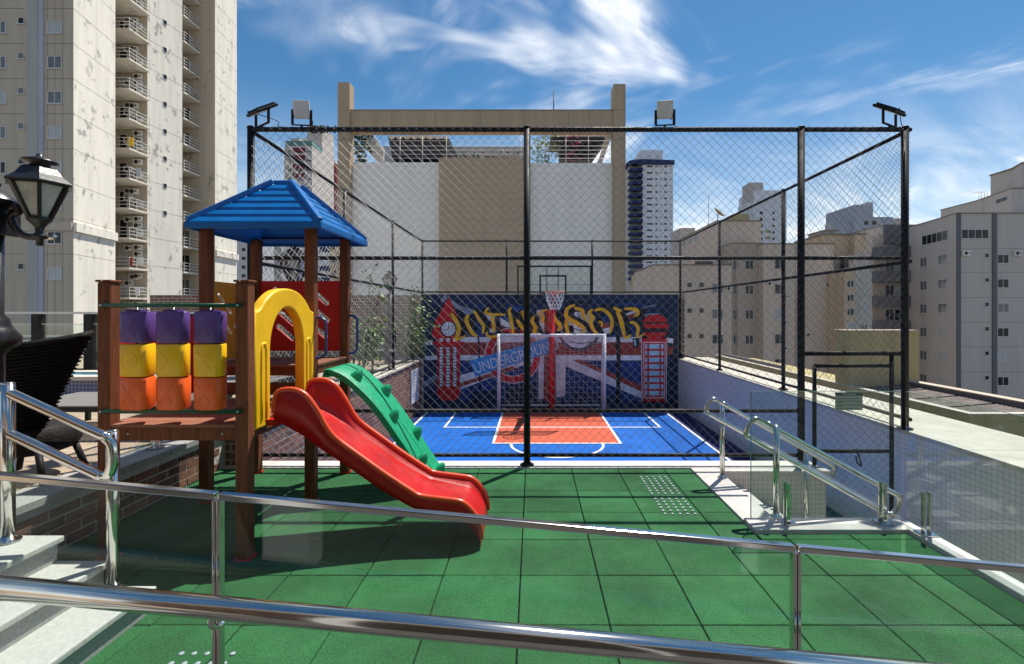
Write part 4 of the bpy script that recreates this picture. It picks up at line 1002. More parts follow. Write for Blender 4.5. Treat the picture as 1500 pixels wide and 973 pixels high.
# climbing ramp with shark fin holds
cy0, cy1 = 4.42, 4.96
prof = smooth_path([(-1.91, 1.075, 0), (-1.885, 1.135, 0), (-1.80, 1.125, 0), (-1.66, 1.045, 0), (-1.44, .83, 0), (-1.20, .50, 0), (-1.0, .19, 0), (-.885, .012, 0)], 5)
b = MB(); rings = []; th = 0.055
for i, p in enumerate(prof):
    t = (prof[min(i+1, len(prof)-1)] - prof[max(i-1, 0)]).normalized(); nrm = Vector((-t.y, t.x, 0))
    if nrm.y < 0 and i > 2: nrm = -nrm
    q = p - nrm*th
    if q.y < 0.004: q.y = 0.004
    ym = (cy0+cy1)/2
    rings.append([(q.x, cy0, q.y), (p.x, cy0, p.y-.008), (p.x+nrm.x*.003, cy0+.012, p.y), (p.x, ym-.012, p.y), (p.x-nrm.x*.012, ym, p.y-nrm.y*.012), (p.x, ym+.012, p.y), (p.x+nrm.x*.003, cy1-.012, p.y), (p.x, cy1, p.y-.008), (q.x, cy1, q.y)])
k = len(rings[0])
b.add([v for r_ in rings for v in r_], [(i*k+j, i*k+(j+1) % k, (i+1)*k+(j+1) % k, (i+1)*k+j) for i in range(len(rings)-1) for j in range(k)], 0, True)
b.add(rings[0], [tuple(range(k))]); b.add(rings[-1], [tuple(range(k))[::-1]])
cw_ = b.build('climbing_ramp', M['climb_green'], pt); bvm = cw_.modifiers.new('edge', 'EDGE_SPLIT'); bvm.split_angle = R(40)
MB().box(XPR+PW+.001, -1.895, cy0+.08, cy1-.08, 1.05, 1.10).build('ramp_bracket', M['black_steel'], cw_)
def at_x(x):
    for p, q in zip(prof, prof[1:]):
        if p.x <= x <= q.x: return Vector((x, 0, p.y+(q.y-p.y)*(x-p.x)/(q.x-p.x)))
for px_, yy in ((522,4.56),(575,4.56),(617,4.56),(564,4.83),(609,4.83),(643,4.83),(600,4.56)):
    if px_ == 600: continue
    x = PX(px_, yy); p = at_x(x); p.y = yy
    kb_ = MB(); rs = []
    for i in range(7):
        t = i/6; rr = 0.060*math.sqrt(max(0.0, 1-t*t))*(1-.25*t) ; c = p + Vector((-.02+0.075*t, 0, -.015+0.075*t+.02*t*t))
        rs.append([(c.x+rr*math.cos(a*math.pi/6)*.8, c.y+rr*math.sin(a*math.pi/6), c.z - rr*math.cos(a*math.pi/6)*.75) for a in range(12)])
    kb_.add([v for r_ in rs for v in r_], [(i*12+j, i*12+(j+1) % 12, (i+1)*12+(j+1) % 12, (i+1)*12+j) for i in range(6) for j in range(12)], 0, True)
    kb_.build('climbing_hold', M['climb_green'], cw_)
# blue grab handles
for (x, y, za, zb) in ((XPR+PW, Y1+.05, PZ(524, 4.25), PZ(466, 4.25)), (XPR+PW, Y2+.03, PZ(517, 5.0), PZ(463, 5.0))):
    MB().tube(smooth_path([(x-.002, y, zb), (x+.03, y-.01, zb+.005), (x+.075, y-.01, zb-.02), (x+.085, y-.01, zb-.06), (x+.085, y-.01, za+.06), (x+.07, y-.01, za+.02), (x+.03, y-.01, za-.005), (x-.002, y, za)], 4), 0.0115, 10).build('grab_handle', M['handle_blue'], pt)

# ------------------------------------------------------------------ foreground balustrade and handrail
GD = 1.24; kg = GD/FPX
def gz(x): px = VX + x/kg; return EYE - (697 + 0.0908*px - VY)*kg
fb = thing('glass_balustrade', 'sloping frameless looking glass balustrade with thin steel trim along the walkway', 'balustrade', (0, GD, 0.06))
xs = [-2.9, PX(320, GD), PX(1165, GD), 2.5]
for i in range(3):
    xa, xb = xs[i]+.004, xs[i+1]-.004
    b = MB(); t_ = .005
    z0a, z0b = 0.12, 0.12
    vs = [(xa, GD-t_, gz(xa)-1.10), (xb, GD-t_, gz(xb)-1.10), (xb, GD-t_, gz(xb)-.004), (xa, GD-t_, gz(xa)-.004)]
    vs += [(x, GD+t_, z) for x, y, z in vs]
    b.add(vs, [(0,1,2,3),(7,6,5,4),(0,4,5,1),(1,5,6,2),(2,6,7,3),(3,7,4,0)])
    b.build('glass_pane', M['glass'], fb)
    tr = MB().bar((xa, GD, gz(xa)), (xb, GD, gz(xb)), 0.022, 0.017); tr.build('top_trim', M['steel'], fb, bevel=0.003)
for x in xs[1:3]:
    for dx in (-.0055, .0055):
        MB().box(x+dx-.0045, x+dx+.0045, GD-.011, GD+.011, gz(x)-1.1, gz(x)-.009).build('edge_profile', M['steel'], fb, bevel=0.002)
HD = 1.15; kh = HD/FPX
def hzr(x): px = VX + x/kh; return EYE - (860.5 + 0.0937*px - VY)*kh
hr = thing('handrail', 'thick polished steel handrail crossing the foreground on curved brackets', 'handrail', (0, HD, 1.0))
MB().cyl((-2.6, HD, hzr(-2.6)), (2.4, HD, hzr(2.4)), 0.0255, 32).build('rail', M['steel'], hr)
for x in (PX(309, HD), PX(1165, GD)):
    z = hzr(x)
    o = MB().tube(smooth_path([(x, HD, z-.024), (x, HD+.002, z-.045), (x+.004, HD+.02, z-.058), (x+.012, HD+.05, z-.055), (x+.014, GD-.012, z-.05)], 4), 0.007, 10).build('bracket', M['steel'], hr)
    MB().cyl((x+.014, GD-.022, z-.05), (x+.014, GD-.0055, z-.05), 0.022, 18).build('rosette', M['steel'], o)

# stair handrail at the left
def loop_rail(name, label, pts_top, pts_low, r, posts, m, cap0=True):
    t = thing(name, label, 'handrail', posts[0][0])
    a0, a1 = Vector(pts_top[0]), Vector(pts_top[1]); b0, b1 = Vector(pts_low[0]), Vector(pts_low[1])
    d = (a1-a0).normalized(); e = (b1-b0).normalized()
    def bend(p, q, dd):
        m1 = (p+q)/2; s = (p-q).length*.5
        return [p + dd*(s*.1), p.lerp(m1, .25)+dd*s*.55, m1+dd*s*.72, q.lerp(m1, .25)+dd*s*.55, q + dd*(s*.1)]
    path = [a0, a0.lerp(a1, .5), a1] + bend(a1, b1, d) + [b1, b1.lerp(b0, .5), b0] + (bend(b0, a0, -d) if cap0 else [])
    path = smooth_path(path + ([a0] if cap0 else []), 4)
    if cap0: path = path[:-1]
    MB().tube(path, r, 14, closed=cap0).build('rail', m, t)
    for p, q in posts:
        po = MB().cyl(p, q, r*1.12, 18).build('post', m, t)
        MB().lathe([(r*2.1, 0), (r*2.1, .006), (r*1.3, .012), (r*1.15, .03)], (p[0], p[1], p[2]+.002), 18).build('base_flange', m, po)
        MB().lathe([(r*1.15, 0), (r*.9, .006), (0, .008)], q, 14).build('post_cap', m, po)
    return t
LD = 2.62
loop_rail('stair_handrail', 'steel handrail on two posts beside the granite steps', (P(-190, 482, LD), P(150, 638, LD)), (P(-190, 540, LD), P(143, 696, LD)), 0.026,
    [((PX(165, 2.66), 2.66, 0.142), (PX(165, 2.66), 2.66, PZ(631, 2.66))), ((PX(12, 2.62), 2.62, 0.422), (PX(12, 2.62), 2.62, PZ(562, 2.62)))], M['steel'], False)
# handrails down the stairwell on the right
loop_rail('stair_handrail', 'far steel looped handrail of the short flight by the court gate', (P(1050, 586, 4.78), P(1218, 681, 4.78)), (P(1038, 606, 4.78), P(1210, 700, 4.78)), 0.021,
    [((PX(1058, 4.85), 4.85, 0.01), (PX(1058, 4.85), 4.85, PZ(592, 4.85))), ((PX(1181, 4.78), 4.78, -.64), (PX(1181, 4.78), 4.78, PZ(663, 4.78)))], M['steel'])
loop_rail('stair_handrail', 'near steel looped handrail behind the glass screen', (P(1114, 615, 3.95), P(1312, 724, 3.95)), (P(1098, 641, 3.95), P(1298, 752, 3.95)), 0.021,
    [((PX(1137, 3.92), 3.92, 0.01), (PX(1137, 3.92), 3.92, PZ(624, 3.92))), ((PX(1290, 3.95), 3.95, -.80), (PX(1290, 3.95), 3.95, PZ(722, 3.95)))], M['steel'])
# glass screens on stub clamps
def clamp(t, x, y, z, along, h=0.31):
    ux = Vector((1,0,0)) if along == 'X' else Vector((0,1,0)); uy = Vector((0,1,0)) if along == 'X' else Vector((1,0,0))
    b = MB()
    for s in (-1, 1):
        c = Vector((x, y, z)) + uy*s*.022
        b.bar(c+Vector((0,0,.012)), c+Vector((0,0,h)), 0.03 if along == 'Y' else 0.013, 0.013 if along == 'Y' else 0.03, up=(1,0,0))
    o = b.build('clamp_post', M['steel'], t, bevel=0.002)
    q = MB().box(x-.055, x+.055, y-.055, y+.055, z+.001, z+.011).build('base_plate', M['steel'], o, bevel=0.003)
    for zz_ in (z+h*.35, z+h*.8):
        MB().lathe([(0.008,0),(0.008,.004),(0,.006)], Vector((x, y, zz_))+uy*-.0325, 10, axis=-uy).build('bolt', M['steel'], o)
GY = 3.76
gs1 = thing('glass_screen', 'clear glass screen on two steel clamps across the head of the stairs', 'glass screen', (2.2, GY, 0.03))
MB().box(PX(1100, GY), PX(1320, GY), GY-.006, GY+.006, 0.06, PZ(573.5, GY)).build('glass_pane', M['glass'], gs1)
e = MB(); e.box(PX(1100, GY)-.002, PX(1100, GY)+.0005, GY-.0062, GY+.0062, 0.0605, PZ(573.5, GY)); e.box(PX(1100, GY), PX(1320, GY), GY-.0062, GY+.0062, PZ(573.5, GY), PZ(573.5, GY)+.002)
e.build('polished_edge', M['glass_edge'], gs1)
clamp(gs1, PX(1153, GY), GY, 0.031, 'X'); clamp(gs1, PX(1293, GY), GY, 0.031, 'X')
nb_ = MB().box(PX(1222.5, GY), PX(1262.5, GY), GY-.0095, GY-.0065, PZ(600.5, GY), PZ(574.5, GY)); nb_ = tag(nb_.build('notice_board', M['sign']), 'small pale notice with dark heading stuck to the glass screen', 'notice')
MB().box(PX(1222.7, GY), PX(1262.3, GY), GY-.0105, GY-.0097, PZ(579.5, GY), PZ(574.7, GY)).build('heading_band', M['sign_dark'], nb_)
for y_, xe in ((583.5, 1258), (587, 1261), (589, 1232), (592.5, 1261), (594.5, 1233), (598, 1257)): MB().box(PX(1224.5, GY), PX(xe, GY), GY-.0105, GY-.0097, PZ(y_+.9, GY), PZ(y_, GY)).build('text_line', M['sign_dark'], nb_)
MB().box(PX(1233, GY), PX(1252, GY), GY-.0115, GY-.0107, PZ(577.8, GY), PZ(576.4, GY)).build('text_line', M['sign'], nb_)
gs2 = thing('glass_screen', 'clear glass screen running towards the viewer along the right kerb', 'glass screen', (2.865, 2.5, 0.03))
MB().box(2.860, 2.872, 1.5, GY-.012, 0.06, PZ(573.5, GY)).build('glass_pane', M['glass'], gs2)
MB().box(2.8598, 2.8722, 1.5, GY-.012, PZ(573.5, GY), PZ(573.5, GY)+.002).build('polished_edge', M['glass_edge'], gs2)
clamp(gs2, 2.866, 3.56, 0.035, 'Y'); clamp(gs2, 2.866, 2.3, 0.035, 'Y')
# glass clamps on the terrace edge behind the tower
gs3 = thing('glass_screen', 'low glass screen on steel clamps along the terrace edge behind the tower', 'glass screen', (-3.42, 4.1, 0.42))
MB().box(-3.426, -3.414, 4.2, 5.15, 0.46, 1.0).build('glass_pane', M['glass'], gs3)
clamp(gs3, -3.42, 4.42, 0.422, 'Y', .26); clamp(gs3, -3.42, 4.95, 0.422, 'Y', .26)

# ------------------------------------------------------------------ lamps
def lantern(t, c, s):
    """six sided street lantern; c is the centre of its bottom socket, s its overall height"""
    c = Vector(c); hN = 6
    def ring(r, z): return [c + Vector((r*math.cos(2*math.pi*j/hN+.26), r*math.sin(2*math.pi*j/hN+.26), z)) for j in range(hN)]
    rb_, rt = 0.135*s, 0.36*s; zb, zt = 0.14*s, 0.68*s
    B0, T0 = ring(rb_, zb), ring(rt, zt)
    lg = MB(); lg.add([v*1 for v in ring(rb_*.93, zb)+ring(rt*.93, zt)], [(j, (j+1) % hN, hN+(j+1) % hN, hN+j) for j in range(hN)])
    fr = MB()
    for j in range(hN): fr.bar(B0[j], T0[j], 0.05*s, 0.05*s); fr.bar(B0[j], B0[(j+1) % hN], .04*s, .05*s); fr.bar(T0[j], T0[(j+1) % hN], .05*s, .05*s)
    fo = fr.build('lantern_frame', M['lamp_black'], t)
    lg.build('lantern_glass', M['lamp_glass'], fo)
    cp = MB(); n = 6; prof = [(.43*s, zt-.005), (.44*s, zt+.015*s), (.31*s, zt+.13*s), (.235*s, zt+.245*s), (.20*s, zt+.27*s)]
    vs = [v for r_, z in prof for v in ring(r_, z)]
    cp.add(vs, [(i*n+j, i*n+(j+1) % n, (i+1)*n+(j+1) % n, (i+1)*n+j) for i in range(len(prof)-1) for j in range(n)] + [tuple(range(n))[::-1]])
    cp.lathe([(.19*s, zt+.26*s), (.13*s, zt+.29*s), (.12*s, zt+.33*s), (.23*s, zt+.355*s), (.22*s, zt+.38*s), (.10*s, zt+.42*s), (.05*s, zt+.45*s), (.04*s, zt+.48*s), (0, zt+.50*s)], c, 20)
    cp.build('lantern_cap', M['lamp_black'], fo)
    MB().lathe([(0.035*s, -.30*s), (0.05*s, -.28*s), (.045*s, -.2*s), (.10*s, -.16*s), (.10*s, -.13*s), (.05*s, -.09*s), (.06*s, .0), (.10*s, .05*s), (.15*s, .11*s), (.16*s, .145*s)], c, 16).build('socket', M['lamp_black'], fo)
ld = 3.0
t = thing('street_lamp', 'black cast iron lantern on a scrolled arm at the left edge', 'street lamp', (PX(-10, ld), ld, 0.42), 'black cast iron lamps on the terrace')
px_ = PX(-12, ld)
MB().lathe([(.10, 0), (.10, .3), (.075, .34), (.06, .5), (.06, .97), (.085, 1.0), (.13, 1.03), (.135, 1.08), (.10, 1.13), (.085, 1.16), (.08, 1.19), (.055, 1.22), (.055, 1.78)], (px_, ld, .42), 20).build('post', M['lamp_black'], t)
hx_ = MB(); hx_.box(px_-.09, px_+.09, ld-.09, ld+.09, PZ(345, ld), PZ(300, ld)); hx_.lathe([(.11, 0), (.13, .02), (.09, .06), (.06, .09), (.03, .10), (.045, .13), (.02, .16), (0, .17)], (px_, ld, PZ(300, ld)), 16)
hx_.build('post_head', M['lamp_black'], t, bevel=0.01)
MB().tube(smooth_path([P(14, 306, ld), P(24, 302, ld), P(27, 311, ld), P(19, 314, ld), P(16, 318, ld), P(20, 330, ld), P(30, 342, ld), P(42, 347, ld), P(56, 347, ld)], 4), 0.021, 10).build('scroll_arm', M['lamp_black'], t)
lantern(t, P(58, 333, ld), 0.385)
MB().tube([P(68, 349, ld), P(78, 349, ld), P(81, 345, ld)], 0.012, 8).build('cable_gland', M['steel'], t)
for label, px_l, d, top, bot in (('black lantern lamp post seen under the blue roof behind the fence', 432, 7.6, 352, 420), ('black lantern lamp post beside the shrubs at the far end of the terrace', 571, 11.9, 394, 428)):
    t = thing('street_lamp', label, 'street lamp', (PX(px_l, d), d, .42), 'black cast iron lamps on the terrace')
    s = (PZ(top, d)-PZ(bot, d))/1.20
    zl = PZ(bot, d)
    MB().lathe([(.13, 0), (.13, .06), (.10, .1), (.10, .55), (.075, .6), (.065, .66), (.055, zl-.46)], (PX(px_l, d), d, .42), 16).build('post', M['lamp_black'], t)
    lantern(t, (PX(px_l, d), d, zl), s)

# ------------------------------------------------------------------ terrace furniture, pool, railing
wc = thing('wicker_chair', 'high winged black wicker lounge chair on the terrace', 'chair', (-3.45, 3.55, .42))
cx0, cy_ = -3.76, 3.60
b = MB(); rows_ = []
# wrap-round shell open towards +Y (away from the viewer), sweeping up to a point at its right wing
for i in range(9):
    t = i/8; ring = []
    for j in range(17):
        a = R(-165 + 150*j/16 + 0)      # sweep of the shell
        u = j/16
        top = 1.40 + 0.10*max(0, (u-.45)/.55)**1.6
        z = 0.78 + (top-.78)*t
        rx = 0.10 + 0.36*t*(.75+.25*u); ry = 0.26 + .16*t
        ring.append((cx0 + rx*math.cos(a)*1.15, cy_ + ry*math.sin(a)*.9+.1, z))
    rows_.append(ring)
kk = 17
b.add([v for r_ in rows_ for v in r_], [(i*kk+j, i*kk+j+1, (i+1)*kk+j+1, (i+1)*kk+j) for i in range(8) for j in range(16)], 0, True)
sh = b.build('shell', M['wicker'], wc); so_ = sh.modifiers.new('solid', 'SOLIDIFY'); so_.thickness = 0.035
MB().tube([Vector(v) for v in rows_[-1]], 0.022, 8).build('rim', M['wicker'], sh)
wv = MB()
for i in range(26):
    f = (i+.5)/26*8; k0 = min(7, int(f)); t = f-k0
    pts = []
    for j in range(33):
        g_ = j/2; j0 = min(15, int(g_)); u = g_-j0
        p = Vector(rows_[k0][j0]).lerp(Vector(rows_[k0+1][j0]), t).lerp(Vector(rows_[k0][j0+1]).lerp(Vector(rows_[k0+1][j0+1]), t), u)
        o_ = (p - Vector((cx0, cy_+.1, p.z))).normalized()
        pts.append(p + o_*(.014 if (j+i) % 2 else .022))
    wv.tube(pts, .008, 5)
wv.build('woven_strands', M['wicker'], sh, kind='stuff')
MB().lathe([(0.16, .60), (.24, .63), (.27, .68), (.27, .76), (.24, .80), (0, .81)], (cx0, cy_+.08, 0), 24).build('seat', M['wicker'], wc)
for a in (35, 145, 215, 325):
    MB().tube([(cx0+.24*math.cos(R(a)), cy_+.05+.24*math.sin(R(a)), .66), (cx0+.33*math.cos(R(a)), cy_+.05+.30*math.sin(R(a)), .42)], .022, 8).build('leg', M['black_steel'], wc)
def lounger(label, x, y, L_, Wd, zt):
    t = thing('sun_lounger', label, 'sun lounger', (x, y, .42), 'grey slatted loungers on the terrace')
    f = MB(); f.box(x, x+L_, y, y+.04, zt-.06, zt-.012); f.box(x, x+L_, y+Wd-.04, y+Wd, zt-.06, zt-.012); f.box(x, x+.04, y+.041, y+Wd-.041, zt-.06, zt-.012); f.box(x+L_-.04, x+L_, y+.041, y+Wd-.041, zt-.06, zt-.012)
    f.build('frame', M['black_steel'], t)
    for xa, ya in ((x+.12, y+.03), (x+L_-.12, y+.03), (x+.12, y+Wd-.03), (x+L_-.12, y+Wd-.03)): MB().box(xa-.02, xa+.02, ya-.02, ya+.02, .422, zt-.061).build('leg', M['black_steel'], t)
    n = int(L_/.062); me = MB().box(-.025, .025, .0, Wd, -.005, .005).mesh('slat', M['lounger'])
    for i in range(n): link('slat', me, t, (x+.031+i*.062, y, zt-.005))
lounger('grey slatted lounger beside the raised pool behind the wicker chair', -5.2, 4.75, 1.75, .85, .74)
lounger('grey slatted lounger further along the terrace behind the tower legs', -5.4, 6.35, 1.9, .8, .72)
pl = thing('pool', 'raised swimming pool with blue mosaic side and pale rim', 'pool', (-8, 8, .42))
MB().box(-14, -4.45, 7.3, 8.0, .41, .64).build('pool_side', M['pool_tile'], pl)
MB().box(-14.05, -4.40, 7.22, 7.46, .642, .70).build('pool_rim', M['coping'], pl, bevel=.006); MB().box(-14.05, -4.40, 7.82, 8.06, .642, .70).build('pool_rim', M['coping'], pl, bevel=.006); MB().box(-4.65, -4.40, 7.462, 7.818, .642, .70).build('pool_rim', M['coping'], pl, bevel=.006)
MB().box(-14, -4.66, 7.47, 7.81, .642, .68).build('water', M['pool_water'], pl)
tr_ = thing('terrace_railing', 'black posted glass railing with pale top rail at the terrace edge', 'railing', (-9, 10.2, .42))
rd = 10.2
for x in [PX(55, rd)+2.0*k*0 + d for d in (0, 1.09, 2.2, 3.3, 4.4)] + [PX(55, rd)-1.09, PX(55, rd)-2.2]:
    MB().box(x-.09, x+.09, rd-.05, rd+.09, .402, 1.62).build('post', M['black_steel'], tr_, bevel=.005)
MB().box(-14, -5.2, rd-.04, rd+.06, 1.621, 1.665).build('top_rail', M['rail_white'], tr_)
MB().box(-14, -5.2, rd-.002, rd+.008, .5, 1.40).build('glass_pane', M['glass'], tr_)
MB().box(-14, -5.2, rd-.012, rd+.018, 1.402, 1.415).build('mid_rail', M['rail_white'], tr_)
MB().box(-14, -5.2, rd-.03, rd+.05, .44, .48).build('bottom_rail', M['black_steel'], tr_)
pw = thing('neighbour_parapet', 'weathered white parapet with green glass band beyond the terrace railing', 'parapet', (-20, 17, 0))
MB().box(-40, PX(87, 20), 20, 20.3, -14, PZ(500, 20)).build('parapet_wall', M['render_white'], pw)
MB().box(PX(87, 20)+.005, -13, 20.1, 20.3, -14, PZ(502, 20)).build('parapet_wall', M['b_white'], pw)
MB().box(-40, -13, 20.12, 20.16, PZ(500, 20)+.02, PZ(494, 20)).build('glass_band', M['w_green'], pw)
MB().box(-40, -13, 20.08, 20.2, PZ(494, 20), PZ(493, 20)+.02).build('handrail', M['rail_white'], pw)

# ------------------------------------------------------------------ shrubs
def shrub(name, label, base, stems, nleaf, ls, mleaf='leaf', spread=.25):
    t = thing(name, label, 'shrub', base)
    sb = MB(); lv = MB(); base = Vector(base)
    for pts in stems:
        path = smooth_path([base] + [Vector(p) for p in pts], 4)
        sb.tube(path, .012, 6, rs=[.014*(1-.7*i/len(path)) for i in range(len(path))])
        for _ in range(nleaf):
            i = random.randint(len(path)//4, len(path)-1); p = path[i] + Vector((random.gauss(0, spread*.5), random.gauss(0, spread*.5), random.gauss(0, spread*.45)))
            u = Vector((random.gauss(0,1), random.gauss(0,1), random.gauss(0,.6))).normalized(); w = u.cross(Vector((random.gauss(0,1), random.gauss(0,1), random.gauss(0,1)))).normalized()
            l_ = ls*random.uniform(.6, 1.3)
            lv.add([p, p+u*l_*.5+w*l_*.24, p+u*l_, p+u*l_*.5-w*l_*.24], [(0,1,2,3)])
    sb.build('stem', M['stem'], t); me = lv.mesh('foliage', M[mleaf], org(t), fix=False); link('foliage', me, t, kind='stuff')
    return t
z4 = .42
shrub('climbing_plant', 'thin pale vine reaching up the fence right of the blue roof', P(546, 545, 9.6).xy.to_tuple()+(z4,), [[P(548, 480, 9.6), P(540, 440, 9.5), P(545, 400, 9.5)], [P(545, 470, 9.6), P(556, 430, 9.6), P(538, 405, 9.5)]], 55, .10, spread=.18)
shrub('bush', 'pale leafy bush on the terrace beside the red panel', P(532, 550, 9.3).xy.to_tuple()+(z4,), [[P(530, 505, 9.3), P(522, 485, 9.3)], [P(540, 500, 9.4), P(552, 480, 9.4)], [P(535, 510, 9.2), P(540, 476, 9.2)]], 130, .10, spread=.28)
shrub('bush', 'loose pale bush against the brick wall left of the mural', P(605, 540, 12.4).xy.to_tuple()+(z4,), [[P(600, 480, 12.4), P(603, 440, 12.4)], [P(612, 490, 12.5), P(618, 465, 12.5)], [P(598, 500, 12.3), P(588, 470, 12.3)], [P(610, 500, 12.3), P(606, 425, 12.3)]], 150, .11, spread=.32)
shrub('bush', 'low dark bush under the upper deck beyond the fence', P(345, 552, 7.6).xy.to_tuple()+(z4,), [[P(340, 520, 7.6), P(335, 505, 7.6)], [P(352, 520, 7.6), P(358, 508, 7.6)], [P(346, 515, 7.8), P(350, 500, 7.8)]], 60, .08, 'leaf_dark', .2)
pb = thing('planter_bench', 'dark garden bench on the terrace by the far lamp post', 'bench', (PX(548, 10.6), 10.6, .42))
bxp = PX(548, 10.6)
MB().box(bxp-.42, bxp+.42, 10.4, 10.8, .80, .84).build('seat', M['lounger'], pb)
for a, b2 in ((-.38, 10.43), (.38, 10.43), (-.38, 10.77), (.38, 10.77)): MB().box(bxp+a-.02, bxp+a+.02, b2-.02, b2+.02, .422, .799).build('leg', M['black_steel'], pb)
MB().box(bxp-.42, bxp+.42, 10.78, 10.81, .95, 1.25).build('backrest', M['black_steel'], pb)

# ------------------------------------------------------------------ buildings
GZ = -14.0
WC = {}
def window(bld, p0, p1, u, z, w, h, style='dark', panes=2, sill=True, frame='w_frame', parts=True):
    """window centred at distance u along the face p0->p1 and height z (outside is to the right of p0->p1)"""
    p0 = Vector((p0[0], p0[1], 0)); p1 = Vector((p1[0], p1[1], 0)); d = (p1-p0).normalized()
    key = (round(w, 2), round(h, 2), style, panes, sill, frame, parts)
    if key not in WC:
        f = MB(); t = min(.055, w*.07); g_ = MB()
        f.box(-w/2, w/2, -.05, .0, h/2-t, h/2); f.box(-w/2, w/2, -.05, .0, -h/2, -h/2+t); f.box(-w/2, -w/2+t, -.05, .0, -h/2+t, h/2-t); f.box(w/2-t, w/2, -.05, .0, -h/2+t, h/2-t)
        for i in range(1, panes): x = -w/2 + w*i/panes; f.box(x-t*.5, x+t*.5, -.045, .0, -h/2+t, h/2-t)
        if sill: f.box(-w/2-.06, w/2+.06, -.11, .0, -h/2-.07, -h/2-.001)
        g_.box(-w/2+t, w/2-t, -.015, .0, -h/2+t, h/2-t)
        if parts: WC[key] = (g_.mesh('window', M['w_'+style]), f.mesh('window_frame', M[frame]))
        else:
            b0 = len(f.f); f.v, f.f = f.v, f.f
            for v4 in [g_]:
                o_ = len(f.v); f.v += v4.v
                for q in v4.f: f.f.append([o_+i for i in q]); f.m.append(1); f.s.append(False)
            WC[key] = (f.mesh('window', [M[frame], M['w_'+style]]), None)
    pos = p0 + d*u; pos.z = z
    a = math.atan2(d.y, d.x)
    o = link('window', WC[key][0], bld, pos, a)
    if WC[key][1] is not None:
        fo = bpy.data.objects.new('window_frame', WC[key][1]); COL.objects.link(fo); fo.parent = o
    return o
def wstyle(): return random.choice(['dark', 'dark', 'mid', 'mid', 'light'])
def upx(p0, p1, px):
    """distance along face p0->p1 at which it crosses the sight line through pixel column px"""
    k = (px-VX)/FPX
    dx, dy = p1[0]-p0[0], p1[1]-p0[1]
    t = (k*p0[1]-p0[0])/(dx-k*dy)
    return t*math.hypot(dx, dy)
def ptat(p0, p1, px):
    u = upx(p0, p1, px); l = math.hypot(p1[0]-p0[0], p1[1]-p0[1]); return (p0[0]+(p1[0]-p0[0])*u/l, p0[1]+(p1[1]-p0[1])*u/l)
ACM = [None]
def ac_unit(bld, p0, p1, u, z, s=1.0):
    p0 = Vector((p0[0], p0[1], 0)); p1 = Vector((p1[0], p1[1], 0)); d = (p1-p0).normalized()
    if ACM[0] is None:
        c = MB().box(-.42, .42, -.36, -.04, -.29, .29); c.box(-.3, -.27, -.3, .0, -.34, -.291); c.box(.27, .3, -.3, .0, -.34, -.291)
        f = MB().lathe([(.225, 0), (.22, .008), (.0, .009)], (-.1, -.361, 0), 16, axis=(0,-1,0)); f.box(.18, .36, -.372, -.361, -.05, .1)
        ACM[0] = (c.mesh('air_conditioner', M['ac']), f.mesh('fan_grille', M['fan']))
    pos = p0+d*u; pos.z = z
    o = link('air_conditioner', ACM[0][0], bld, pos, math.atan2(d.y, d.x)); o.scale = (s, s, s)
    fo = bpy.data.objects.new('fan_grille', ACM[0][1]); COL.objects.link(fo); fo.parent = o
def body(bld, poly, z0, z1, m, name='wall', cap=None, capm='joint'):
    MB().prism(poly, z0, z1).build(name, M[m], bld)
    if cap:
        c = [sum(p[0] for p in poly)/len(poly), sum(p[1] for p in poly)/len(poly)]
        q = []
        for x, y in poly:
            l_ = math.hypot(x-c[0], y-c[1]); q.append((x+(x-c[0])/l_*.15, y+(y-c[1])/l_*.15))
        MB().prism(q, z1+.002, z1+cap).build('roof_edge', M[capm], bld)

# --- tall stained cream tower on the left
tw = thing('apartment_tower', 'very tall cream apartment tower with grey repair stains and stacked utility balconies', 'building', (-45, 45, GZ))
A0, A1 = (-66.0, 39.5), (-37.2, 39.5)
A2 = (-38.35, 44.8); A3 = (-41.8, 44.8); A4 = (-41.8, 48.9); A5 = (-38.65, 48.9); A6 = (-38.1, 53.0); A7 = (-41.6, 53.0); A8 = (-41.6, 56.6); A9 = (PX(315, 56.6), 56.6); A10 = (PX(347, 61.4), 61.4)
TOP = 47
mb = MB()
poly = [A0, A1, A2, A3, A4, A5, A6, A7, A8, A9, A10, (-66, 61.4)]
n = len(poly)
for i in range(n):
    a, b_ = poly[i], poly[(i+1) % n]
    mb.add([(a[0], a[1], GZ), (b_[0], b_[1], GZ), (b_[0], b_[1], TOP), (a[0], a[1], TOP)], [(0,1,2,3)], 1 if i in (0,) else (2 if i in (2,3,4,6,7,8) else 0))  # faces in shade get darker render colours than the sunlit sides
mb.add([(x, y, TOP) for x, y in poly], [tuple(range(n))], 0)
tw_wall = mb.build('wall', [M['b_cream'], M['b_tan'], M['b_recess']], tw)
ST = 2.84
zw0 = PZ(92, 39.5)
